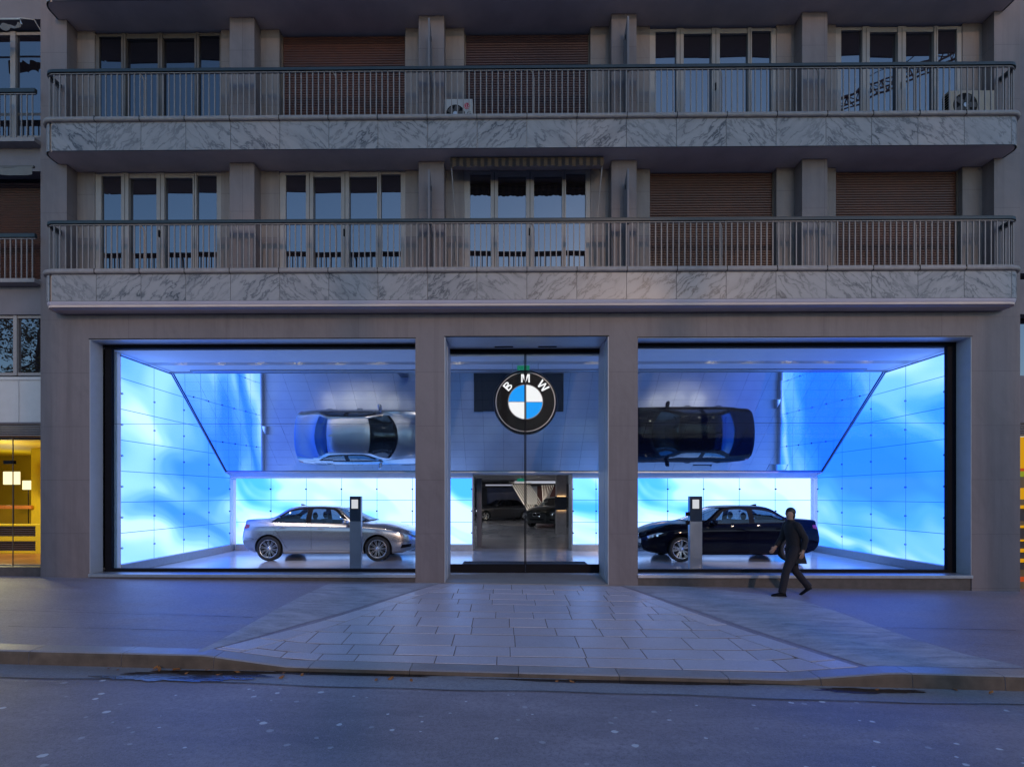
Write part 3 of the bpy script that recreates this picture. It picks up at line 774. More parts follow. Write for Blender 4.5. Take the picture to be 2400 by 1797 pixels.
# string sculpture hanging in the rear hall
scu = thing('string_sculpture', 'white fan shaped string sculpture hanging in the rear hall', 'sculpture', (PX(1250,29), 29, 2.5))
def q(px, py, Y): return Vector((PX(px,Y), Y, PZ(px,py,Y)))
c5 = lambda x, y: (1020+x/5.267, 1080+y/5.267)
M['string'] = simple('white_cord', (.85,.82,.80), .4, var=.02)
def fan(a, b, c, d, n, r):
    t = MB()
    A_, B_, C_, D_ = q(*c5(*a), 28.), q(*c5(*b), 29.5), q(*c5(*c), 27.), q(*c5(*d), 29.)
    for i in range(n):
        k = i/(n-1); t.tube([A_.lerp(B_,k), C_.lerp(D_,k)], r, 5)
    return P('cord_fan', t, M['string'], scu)
fan((948,284),(1165,296),(1155,628),(1335,560),9,.026)
fan((1320,300),(1465,292),(1335,560),(1375,520),7,.018)
t = MB(); t.tube([q(*c5(915,262),28.), q(*c5(1180,270),29.)], .03, 6); t.tube([q(*c5(948,284),28.), q(*c5(1155,628),27.)], .035, 6); P('sculpture_frame', t, M['string'], scu)
# entrance mat
MX0, MX1 = -.98, 2.03
m_ = thing('entrance_mat', 'dark rectangular floor mat just inside the glass entrance doors', 'mat', (.5, 11.9, 0))
t = MB(); t.box(MX0, MX1, 11.22, 12.62, .002, .014); P('mat_rib_surface', t, simple('charcoal_mat', (.018,.02,.026), .9, var=.3, vs=60, bump=.3, bs=200), m_)
t = MB()
t.box(MX0-.03, MX1+.03, 11.19, 11.22, .002, .018); t.box(MX0-.03, MX1+.03, 12.62, 12.65, .002, .018); t.box(MX0-.03, MX0, 11.22, 12.62, .002, .018); t.box(MX1, MX1+.03, 11.22, 12.62, .002, .018)
P('mat_edge', t, M['black'], m_)
# exit signs
M['exit'] = emit('green_exit_sign_face', (.006,.10,.065), 1.)
for (px0, px1, py0, py1, Y, lab) in ((1213,1240.5,857,866,11.3,'green exit sign under the showroom ceiling above the round emblem'), (1212.5,1227.5,1121.5,1127.5,17.5,'small green exit sign over the passage to the rear hall')):
    x0, x1 = PX(px0,Y), PX(px1,Y); zt_, zb_ = PZ(px0,py0,Y), PZ(px0,py1,Y)
    s = thing('exit_sign', lab, 'sign', ((x0+x1)/2, Y, zb_), 0, 'green exit signs')
    t = MB(); t.box(x0-.008, x1+.008, Y+.004, Y+.03, zb_-.008, zt_+.008); P('sign_case', t, M['exit'] , s)
    t = MB(); t.box(x0, x1, Y, Y+.003, zb_, zt_); P('sign_face', t, M['exit'], s)
    t = MB(); t.tube([((x0+x1)/2, Y+.015, zt_), ((x0+x1)/2, Y+.015, ZC if Y < 12 else 2.66)], .006, 6); P('hanging_rod', t, M['alu'], s)
# ceiling spot lamps
lens = emit('warm_lamp_lens', (1., .86, .64), 14.)
def spot_light(parent, loc, aim, power, size, blend=.5, col=(1., .85, .68), rad=.035):
    l = bpy.data.lights.new('spot_lamp', 'SPOT'); l.energy = power; l.spot_size = R(size); l.spot_blend = blend; l.color = col; l.shadow_soft_size = rad
    o = bpy.data.objects.new('spot_lamp', l); COL.objects.link(o)
    d = Vector(aim) - Vector(loc)
    o.rotation_euler = d.to_track_quat('-Z', 'Y').to_euler(); o.location = Vector(loc)
    o.parent = parent; o.matrix_parent_inverse = parent_inv(parent)
    return o
def downlight(x, y, z, lab, aim=None, power=0, size=40, grp='recessed ceiling spotlights'):
    s = thing('ceiling_spotlight', lab, 'spotlight', (x, y, z), 0, grp)
    t = MB(); t.lathe([(.030,-.03),(.052,-.035),(.055,-.012),(.055,.0)], (x,y,z), 'z', 14); P('lamp_ring', t, M['alu'], s)
    t = MB(); t.lathe([(0,-.022),(.030,-.022)], (x,y,z), 'z', 12); P('lamp_lens', t, lens, s)
    if aim: spot_light(s, (x, y, z-.06), aim, power, size)
up = [417,509,600,694,790,881.5, 1072, 1395, 1671.5,1765.5,1854,1947,2040.5]
nm = ['first','second','third','fourth','fifth','sixth','seventh','eighth','ninth','tenth','eleventh','twelfth','thirteenth']
for i, p in enumerate(up):
    x = PX(p, 11.54); car = -4.65 if x < 0 else 5.97
    pw = 48 if abs(x-car) < 3.4 else 0
    downlight(x, 11.54, ZC+.07, nm[i]+' spotlight from the left in the ceiling slot behind the shop glass', (x*.35+car*.65, 12.75, .5) if pw else None, pw, 34)
lo = [567,654,755,858,959.5,1062,1366,1462,1562.7,1664.5,1765,1862]
for i, p in enumerate(lo):
    x = PX(p, 14.85)
    downlight(x, 14.85, ZS, nm[i]+' small spotlight from the left in the soffit below the sloping mirror', None)
downlight(PX(1262,25.5), 25.5, 2.66, 'single spotlight added in the rear hall ceiling to brighten the string sculpture', (PX(1255,28), 28, 1.5), 160, 70, 'added rear hall spotlights')  # lamp added so that the cords of the sculpture are lit
# info pillars in front of the cars
def info_pillar(px0, px1, Y, side, lab):
    x0, x1 = PX(px0,Y), PX(px1,Y); zt_ = 1.675
    s = thing('info_pillar', lab, 'info pillar', ((x0+x1)/2, Y+.06, 0), 0, 'info pillars beside the display cars')
    t = MB(); t.box(x0, x1, Y, Y+.12, 0, 1.10); P('pillar_base', t, simple('satin_blue_grey_metal', (.20,.24,.30), .32, .6, var=.05), s, .004)
    t = MB(); t.box(x0, x1, Y-.003, Y+.12, 1.104, zt_); P('pillar_head', t, simple('dark_blue_gloss', (.02,.035,.06), .2, var=.05), s, .004)
    xs = (x0+x1)/2-.01
    t = MB(); t.box(xs-.075, xs+.075, Y-.010, Y-.0035, zt_-.28, zt_-.075); P('screen', t, emit('lit_card', (.55,.56,.60), .8), s)
    t = MB(); t.box(xs-.088, xs+.088, Y-.0075, Y-.0032, zt_-.293, zt_-.062); P('screen_bezel', t, M['black'], s)
    return s
info_pillar(819.5, 846, 11.35, 1, 'slim blue info pillar with a white card in front of the silver car')
p2 = info_pillar(1617, 1646, 11.35, -1, 'slim blue info pillar with two side brackets in front of the black car')
t = MB()
xb0 = PX(1614.5, 11.35)
for z in (1.27, 1.07): t.box(xb0-.045, xb0+.03, 11.39, 11.44, z-.045, z+.045)
P('side_bracket', t, M['black'], p2)
M['satin'] = simple('satin_metal_ring', (.22,.22,.24), .35, 1.)
# round emblem sign hanging behind the doors
YE = 11.5
ec = (PX(1231.5,YE), YE, PZ(1231,942,YE)); er = .715
sg = thing('round_emblem_sign', 'large round black emblem sign with blue and white quarters hanging behind the doors', 'sign', ec)
t = MB(); t.lathe([(er*1.02,.16),(er*1.045,.13),(er*1.045,.03),(er*1.02,.0),(er*.975,-.012)], ec, 'y', 96); t.lathe([(0,.16),(er*1.02,.16)], ec, 'y', 96); P('sign_body', t, simple('black_gloss_rim', (.004,.005,.009), .35, spec=.15), sg)
t = MB(); t.lathe([(er*.975,-.010),(er*.965,-.026),(er*.945,-.026),(er*.935,-.010)], ec, 'y', 96); P('chrome_rim', t, M['satin'], sg)
t = MB(); t.lathe([(0,-.012),(er*.937,-.012)], ec, 'y', 96); P('black_ring', t, simple('black_enamel', (.003,.003,.005), .45, spec=.1), sg)
ri = er*.545
t = MB(); t.lathe([(ri*1.045,-.012),(ri*1.035,-.026),(ri*1.01,-.026),(ri*1.0,-.013)], ec, 'y', 80)
for a, b in (((ri,.006),(0,0)), ):
    t.box(ec[0]-ri, ec[0]+ri, YE-.024, YE-.014, ec[2]-.007, ec[2]+.007); t.box(ec[0]-.007, ec[0]+.007, YE-.0245, YE-.0142, ec[2]-ri, ec[2]+ri)
P('inner_chrome_ring', t, M['satin'], sg)
for k, (a0, c_) in enumerate(((0, 'w'), (pi/2, 'b'), (pi, 'w'), (3*pi/2, 'b'))):
    t = MB(); t.lathe([(0,-.016),(ri,-.016)], ec, 'y', 20, a0=a0, a1=a0+pi/2)
    P('white_quarter' if c_ == 'w' else 'blue_quarter', t, emit('lit_white_enamel', (.84,.85,.86)  , .76) if c_ == 'w' else emit('lit_blue_enamel', (.012,.30,.86), .76), sg)
M['letter'] = emit('lit_white_letter', (.86,.86,.88), .76)
# letters drawn as strokes: (outline polygons in a unit box, y up)
def letter(polys, ang, w_l, h_l):
    t = MB(); rc = er*.765
    ca, sa = cos(ang), sin(ang)
    for poly in polys:
        pts = []
        for (u, v) in poly:
            lx, lz = (u-.5)*w_l, (v-.5)*h_l
            X = ec[0] + (rc+lz)*sa + lx*ca; Z = ec[2] + (rc+lz)*ca - lx*sa
            pts.append((X, Z))
        t.prism(pts, 'y', YE-.022, YE-.0125)
    P('letter', t, M['letter'], sg)
def arc(cx, cy, rx, ry, a0, a1, n=10): return [(cx+rx*cos(a0+(a1-a0)*i/n), cy+ry*sin(a0+(a1-a0)*i/n)) for i in range(n+1)]
def bowl(cy, ry, rx, tk):
    o = [(.2,cy-ry)] + arc(.5,cy,rx,ry,-pi/2,pi/2) + [(.2,cy+ry)]
    i = [(.2,cy+ry-tk)] + arc(.5,cy,rx-tk*1.2,ry-tk,pi/2,-pi/2) + [(.2,cy-ry+tk)]
    qs = []
    for k in range(len(o)-1): qs.append([o[k], o[k+1], i[len(i)-2-k], i[len(i)-1-k]])
    return qs
Bp = [[(.02,0),(.24,0),(.24,1),(.02,1)]] + bowl(.265,.265,.46,.155) + bowl(.755,.245,.42,.155)
Mp = [[(0,0),(.17,0),(.17,1),(0,1)], [(.83,0),(1,0),(1,1),(.83,1)], [(.1,1),(.29,1),(.58,0),(.42,0)], [(.71,1),(.9,1),(.58,0),(.42,0)]]
Wp = [[(-.02,1),(.15,1),(.33,0),(.19,0)], [(.19,0),(.33,0),(.56,1),(.44,1)], [(.44,1),(.56,1),(.81,0),(.67,0)], [(.67,0),(.81,0),(1.02,1),(.85,1)]]
letter(Bp, R(-48), .165, .19); letter(Mp, R(0), .20, .19); letter(Wp, R(48), .25, .19)
t = MB()
for s in (-.3, .3): t.tube([(ec[0]+s, YE+.08, ec[2]+er*.95), (ec[0]+s, YE+.08, ZC)], .006, 6)
P('hanging_cable', t, M['alu'], sg)
# ------------------------------------------------------------------ cars
# rows of the half body shell, one point per station from tail to nose: x from the rear axle, y half width, z from the ground
XS = {
 'bc':  ([-.50,-.46,-.40,-.05,.50,1.0,1.45,1.75,2.30,3.0,3.34,3.50], 0.0, [.27,.25,.22,.19,.18,.18,.18,.18,.18,.185,.20,.22]),
 'be':  ([-.58,-.52,-.44,-.05,.50,1.0,1.45,1.75,2.30,3.0,3.38,3.55], [.50,.66,.74,.79,.80,.80,.80,.80,.80,.79,.68,.44], [.27,.25,.22,.19,.18,.18,.18,.18,.18,.185,.20,.22]),
 'sill':([-.72,-.64,-.50,-.05,.50,1.0,1.45,1.75,2.30,3.0,3.46,3.68], [.54,.73,.80,.855,.865,.865,.865,.865,.865,.855,.76,.50], [.33,.31,.28,.25,.245,.24,.24,.24,.24,.245,.26,.28]),
 'low': ([-.785,-.70,-.54,-.05,.50,1.0,1.45,1.75,2.30,3.0,3.50,3.74], [.57,.78,.84,.882,.884,.884,.884,.884,.884,.878,.80,.54], [.46,.45,.44,.42,.41,.405,.405,.405,.41,.42,.41,.40]),
 'mid': ([-.80,-.715,-.55,-.05,.50,1.0,1.45,1.75,2.30,3.0,3.51,3.755],[.57,.79,.855,.900,.904,.904,.904,.904,.902,.894,.81,.55], [.62,.62,.63,.64,.63,.62,.61,.61,.61,.61,.56,.52]),
 'cre': ([-.745,-.68,-.55,-.05,.50,1.0,1.45,1.75,2.30,3.0,3.50,3.74], [.55,.765,.83,.876,.892,.896,.896,.896,.892,.876,.79,.52], [.87,.875,.88,.885,.88,.875,.868,.862,.852,.80,.70,.62]),
 'cre2':([-.735,-.67,-.55,-.05,.50,1.0,1.45,1.75,2.30,3.0,3.495,3.73],[.535,.745,.81,.855,.874,.878,.878,.878,.872,.856,.77,.50], [.90,.905,.91,.915,.91,.905,.898,.892,.882,.826,.722,.64]),
 'belt':([-.735,-.68,-.575,.03,.50,1.0,1.45,1.75,2.12,3.0,3.48,3.715], [.50,.68,.735,.795,.812,.818,.818,.815,.800,.77,.68,.43], [.995,1.01,1.02,.998,.986,.976,.966,.960,.955,.885,.775,.675]),
 'gb':  ([-.738,-.684,-.58,.045,.50,1.0,1.45,1.75,2.105,2.99,3.48,3.715], [.48,.66,.715,.775,.795,.80,.80,.797,.785,.74,.65,.41],   [1.005,1.022,1.034,1.018,1.004,.994,.984,.978,.968,.905,.79,.685]),
 'gt':  ([-.74,-.688,-.585,.17,.52,1.0,1.45,1.66,2.04,2.98,3.48,3.72], [.46,.63,.69,.735,.655,.634,.634,.652,.762,.70,.61,.38],     [1.015,1.034,1.046,1.115,1.278,1.335,1.328,1.288,1.012,.922,.803,.692]),
 'rail':([-.745,-.692,-.59,.12,.50,1.0,1.45,1.70,2.17,2.98,3.48,3.725], [.43,.60,.66,.715,.615,.592,.592,.612,.745,.64,.55,.34],    [1.022,1.044,1.056,1.125,1.325,1.378,1.372,1.325,.992,.938,.815,.70]),
 'red': ([-.752,-.70,-.60,.03,.46,1.0,1.45,1.73,2.24,3.0,3.49,3.735], [.38,.54,.60,.655,.545,.525,.525,.548,.70,.55,.46,.28],       [1.03,1.052,1.064,1.118,1.362,1.404,1.397,1.342,1.002,.955,.828,.712]),
 'rm':  ([-.765,-.715,-.625,-.09,.43,1.0,1.45,1.78,2.46,3.02,3.51,3.755],[.20,.28,.32,.36,.30,.28,.28,.30,.40,.28,.24,.14],        [1.036,1.062,1.072,1.118,1.388,1.424,1.416,1.358,1.035,.978,.846,.725]),
 'rc':  ([-.77,-.72,-.64,-.14,.42,1.0,1.45,1.80,2.54,3.03,3.52,3.765], 0.0,                                                         [1.038,1.065,1.075,1.118,1.396,1.43,1.42,1.362,1.046,.985,.852,.73]),
}
ROWS = ['bc','be','sill','low','mid','cre','cre2','belt','gb','gt','rail','red','rm','rc']
def catmull(vals, n):
    out = []
    m = len(vals)
    for i in range(m-1):
        p0 = vals[max(i-1,0)]; p1 = vals[i]; p2 = vals[i+1]; p3 = vals[min(i+2,m-1)]
        for k in range(n):
            t = k/n
            out.append(tuple(.5*((2*b)+(c-a)*t+(2*a-5*b+4*c-d)*t*t+(3*b-a-3*c+d)*t**3) for a,b,c,d in zip(p0,p1,p2,p3)))
    out.append(vals[-1]); return out
NS = 7
def shell_grid():
    rows = []
    for r in ROWS:
        x, y, z = XS[r]
        if y == 0.0: y = [0.0]*12
        rows.append(catmull(list(zip(x,y,z)), NS))
    return rows                      # rows[j][i]
def body_shell():
    rows = shell_grid(); nst = len(rows[0]); nr = len(rows)
    sub = {0:1,1:1,2:2,3:2,4:2,5:1,6:2,7:1,8:4,9:1,10:2,11:3,12:3}
    # refine between the rows with a spline across the section
    dense = []; rowid = []
    full = []
    for i in range(nst):
        half = [rows[j][i] for j in range(nr)]
        sec = []
        ids = []
        for j in range(nr-1):
            p0 = half[j-1] if j > 0 else (half[1][0], -half[1][1], half[1][2])
            p3 = half[j+2] if j+2 < nr else (half[nr-2][0], -half[nr-2][1], half[nr-2][2])
            p1, p2 = half[j], half[j+1]
            lin = j in (0,1,7,8)
            for k in range(sub[j]):
                t = k/sub[j]
                if lin: q_ = tuple(b+(c-b)*t for b,c in zip(p1,p2))
                else: q_ = tuple(.5*((2*b)+(c-a)*t+(2*a-5*b+4*c-d)*t*t+(3*b-a-3*c+d)*t**3) for a,b,c,d in zip(p0,p1,p2,p3))
                if j == 8: q_ = (q_[0], q_[1]+.018*sin(pi*t)*min(1, abs(p2[2]-p1[2])*4), q_[2])
                sec.append(q_); ids.append(j)
        sec.append(half[-1])
        full.append(sec); rowid = ids
    K = len(full[0])
    vs, fs, ms = [], [], []
    ring = 2*K-2
    for sec in full:
        vs += sec
        vs += [(p[0], -p[1], p[2]) for p in sec[-2:0:-1]]
    def st(i): return i/NS
    for i in range(nst-1):
        s = (i+.5)/NS
        for k in range(ring):
            k2 = (k+1) % ring
            fs.append((i*ring+k, i*ring+k2, (i+1)*ring+k2, (i+1)*ring+k))
            kk = k if k < K-1 else ring-1-k
            j = rowid[kk]
            m = 0
            if j == 8 and 3.0 < s < 8.0: m = 1                                  # side glass
            if j in (10,11,12) and 3.15 < s < 3.93 and j >= 11: m = 1            # rear window
            if j in (11,12) and 7.05 < s < 7.95: m = 1                           # windscreen
            if j == 7 and 3.0 < s < 8.0: m = 2                                   # waist trim
            if j == 9 and 3.2 < s < 7.7: m = 2
            if j == 8 and 3.0 < s < 8.0 and (s < 3.0+.16 or (5.0-.12 < s < 5.0+.14) or s > 7.86): m = 2   # pillars
            if j in (11,12) and s >= 7.95 and s < 8.09: m = 2
            ms.append(m)
    fs.append(tuple(range(ring-1,-1,-1))); ms.append(0)
    fs.append(tuple((nst-1)*ring+k for k in range(ring))); ms.append(0)
    return vs, fs, ms
def cutter(x, y0, y1, r, name):
    t = MB(); t.lathe([(0,y0),(r,y0),(r,y1),(0,y1)], (x,0,r_axle), 'y', 48, m=3, smooth=False)
    import bmesh
    me = t.mesh(name); bm = bmesh.new(); bm.from_mesh(me); bmesh.ops.remove_doubles(bm, verts=bm.verts, dist=1e-5); bmesh.ops.recalc_face_normals(bm, faces=bm.faces); bm.to_mesh(me); bm.free()
    return me
r_axle = .322
def build_shell_meshes():
    """body shell with wheel arches cut, split in paint / glass / trim meshes"""
    import bmesh
    vs, fs, ms = body_shell()
    me = bpy.data.meshes.new('shell'); me.from_pydata(vs, [], fs); me.polygons.foreach_set('material_index', ms)
    me.polygons.foreach_set('use_smooth', [True]*len(fs))
    bm = bmesh.new(); bm.from_mesh(me); bmesh.ops.remove_doubles(bm, verts=bm.verts, dist=1e-6); bmesh.ops.recalc_face_normals(bm, faces=bm.faces)
    bm.to_mesh(me); bm.free()
    bvh = BVHTree.FromPolygons([v.co.copy() for v in me.vertices], [tuple(p.vertices) for p in me.polygons])
    tmp = [M['black']]*4
    o = bpy.data.objects.new('shell', me); COL.objects.link(o)
    for m in range(4): me.materials.append(bpy.data.materials.new('slot%d' % m))
    cs_ = []
    for x in (0., 2.81):
        for (a, b) in ((.56, 1.2), (-1.2, -.56)):
            cm = cutter(x, a, b, .372, 'arch')
            for m in me.materials: cm.materials.append(m)
            c = bpy.data.objects.new('arch', cm); COL.objects.link(c); cs_.append(c)
            md = o.modifiers.new('b', 'BOOLEAN'); md.object = c; md.operation = 'DIFFERENCE'; md.solver = 'EXACT'
    bpy.context.view_layer.update()
    dg = bpy.context.evaluated_depsgraph_get()
    res = bpy.data.meshes.new_from_object(o.evaluated_get(dg))
    for c in cs_ + [o]: bpy.data.objects.remove(c)
    parts = []
    for want in ((0,), (1,), (2,), (3,)):
        vm, vv, ff = {}, [], []
        for p in res.polygons:
            if p.material_index in want:
                f = []
                for vi in p.vertices:
                    if vi not in vm: vm[vi] = len(vv); vv.append(res.vertices[vi].co[:])
                    f.append(vm[vi])
                ff.append(f)
        parts.append((vv, ff))
    return parts, bvh
SHELL, BVH = build_shell_meshes()
def pmesh(name, vf, smooth=True):
    me = bpy.data.meshes.new(name); me.from_pydata(vf[0], [], vf[1]); me.polygons.foreach_set('use_smooth', [smooth]*len(vf[1])); me.update()
    if smooth: me.set_sharp_from_angle(angle=R(32))
    return me
def cast(org, d):
    h = BVH.ray_cast(Vector(org), Vector(d).normalized())
    return (h[0], h[1]) if h[0] is not None else (None, None)
def patch(mb, corners, axis, side, nu=8, nv=6, off=.004, m=0, dirv=None, round_=0):
    """conform a four-cornered patch to the shell; corners (a,b) in the side (x,z) or front (y,z) view"""
    g = []
    (a0,b0),(a1,b1),(a2,b2),(a3,b3) = corners
    for j in range(nv+1):
        for i in range(nu+1):
            u, v = i/nu, j/nv
            a = (a0*(1-u)+a1*u)*(1-v)+(a3*(1-u)+a2*u)*v; b = (b0*(1-u)+b1*u)*(1-v)+(b3*(1-u)+b2*u)*v
            if axis == 'y':
                d = Vector(dirv) if dirv else Vector((0,-side,0)); d = d.normalized()
                org = Vector((a, side*.8, b)) - d*1.5
            else:
                sgn = side; d = Vector((-sgn, 0, 0)); org = Vector((sgn*6, a, b))
            p, n = cast(org, d)
            if p is None: g.append(None); continue
            if n.dot(d) > 0: n = -n
            g.append(p + n*off)
    for j in range(nv):
        for i in range(nu):
            q4 = [g[j*(nu+1)+i], g[j*(nu+1)+i+1], g[(j+1)*(nu+1)+i+1], g[(j+1)*(nu+1)+i]]
            if all(x is not None for x in q4): mb.face(q4, m, smooth=True)
def seam(mb, pts, side, r=.0032):
    out_ = []
    for (x0,z0),(x1,z1) in zip(pts, pts[1:]):
        n = max(2, int(math.dist((x0,z0),(x1,z1))/.05))
        for k in range(n):
            x = x0+(x1-x0)*k/n; z = z0+(z1-z0)*k/n
            p, nn_ = cast((x, side*2, z), (0,-side,0))
            if p is not None: out_.append(p)
    if len(out_) > 2: mb.tube(out_, r, 5)
def wheel_meshes(style):
    """tyre and rim, axis along y, outer face at +y"""
    t = MB(); Ro = r_axle
    t.lathe([(.228,-.10),(.245,-.112),(.285,-.118),(.308,-.110),(Ro-.004,-.092),(Ro,-.06),(Ro,.06),(Ro-.004,.092),(.308,.110),(.285,.118),(.245,.112),(.228,.10)], (0,0,0), 'y', 48)
    for yy in (-.035, 0, .035): t.lathe([(Ro+.0008,yy-.004),(Ro+.0008,yy+.004)], (0,0,0), 'y', 48)
    tyre = t
    r = MB(); Ri = .235
    r.lathe([(Ri-.012,-.10),(Ri,-.10),(Ri+.002,.085),(Ri+.008,.104),(Ri-.004,.108),(Ri-.016,.092),(Ri-.022,.05),(Ri-.012,-.10)], (0,0,0), 'y', 48)
    r.lathe([(0,.088),(.028,.088),(.034,.08),(.062,.074),(.07,.04),(.07,-.02)], (0,0,0), 'y', 24)
    def spoke(a, da, w0, w1, y0, y1):
        p0 = Vector((.055*cos(a),y0,.055*sin(a))); p1 = Vector(((Ri-.012)*cos(a+da),y1,(Ri-.012)*sin(a+da)))
        d = (p1-p0).normalized(); sdw = d.cross(Vector((0,1,0))).normalized()
        v = []
        for p, ww in ((p0,w0),(p1,w1)):
            for (i,h) in ((-1,-.022),(1,-.022),(.7,0),(-.7,0)): v.append(p+sdw*i*ww+Vector((0,h,0)))
        r.add(v, [(0,1,5,4),(1,2,6,5),(2,3,7,6),(3,0,4,7),(0,3,2,1),(4,5,6,7)], 0)
    if style == 'multi':
        for k in range(20): spoke(2*pi*k/20+.08, .06*(1 if k % 2 else -1), .0085, .0075, .078, .098)
    else:
        for k in range(5):
            a = 2*pi*k/5+pi/2
            for s in (-1, 1): spoke(a+s*.13, s*.04, .016, .0145, .076, .099); 
            for s in (-1, 1): spoke(a+s*.36, s*-.02, .010, .007, .07, .095)
    b = MB(); b.lathe([(0,.0),(.215,.0),(.215,-.02)], (0,0,0), 'y', 32); b.lathe([(0,.035),(.15,.035),(.15,.0)], (0,0,0), 'y', 32)
    return tyre, r, b
M['brake'] = simple('dark_brake_disc', (.05,.05,.055), .35, .6, var=.15)
WH = {}
for st_ in ('multi', 'double'):
    ty, ri_, br = wheel_meshes(st_)
    d_ = {}
    for nm_, mb_, mt in (('tyre', ty, M['rubber']), ('rim', ri_, None), ('brake_disc', br, M['brake'])):
        import bmesh
        me = mb_.mesh(nm_); bm = bmesh.new(); bm.from_mesh(me); bmesh.ops.remove_doubles(bm, verts=bm.verts, dist=1e-5); bmesh.ops.recalc_face_normals(bm, faces=bm.faces); bm.to_mesh(me); bm.free()
        d_[nm_] = me
    WH[st_] = d_
def car_paint(name, col, metal, rough, coat=1., spec=.5):
    m, nt, out = newmat(name); w = NT(nt)
    oc = w.n('TexCoord').outputs['Object']
    nz = w.noise(oc, 420, 2)
    lo = tuple(x*.92 for x in col); hi = tuple(min(1,x*1.08) for x in col)
    pbsdf(w, out, w.ramp(nz, [(.3,lo),(.7,hi)]), rough, metal, None, spec, coat)
    return m
M['silver'] = car_paint('silver_metallic_paint', (.40,.39,.40), .85, .27)
M['blackpaint'] = car_paint('black_paint', (.003,.003,.009), .0, .5, .28, .0)
M['greypaint'] = car_paint('dark_grey_paint', (.06,.06,.07), .4, .3)
M['darkpaint'] = car_paint('blackish_green_paint', (.018,.022,.024), .2, .3)
M['lamp'] = simple('headlamp_glass', (.42,.46,.52), .1, .5, var=.3, vs=26, coat=1.)
M['tail'] = simple('red_tail_lamp', (.30,.008,.02), .15, var=.2, vs=18, coat=1.)
M['seat'] = simple('dark_leather', (.03,.028,.03), .55, var=.2)
M['wheelwell'] = simple('wheel_well_liner', (.006,.006,.007), .9, var=.1)
SHARED = {}
def shared(key, fn):
    if key not in SHARED: SHARED[key] = fn()
    return SHARED[key]
def cleaned(mb, name):
    import bmesh
    me = mb.mesh(name); bm = bmesh.new(); bm.from_mesh(me); bmesh.ops.remove_doubles(bm, verts=bm.verts, dist=1e-5); bmesh.ops.recalc_face_normals(bm, faces=bm.faces); bm.to_mesh(me); bm.free()
    if any(p.use_smooth for p in me.polygons): me.set_sharp_from_angle(angle=R(40))
    return me
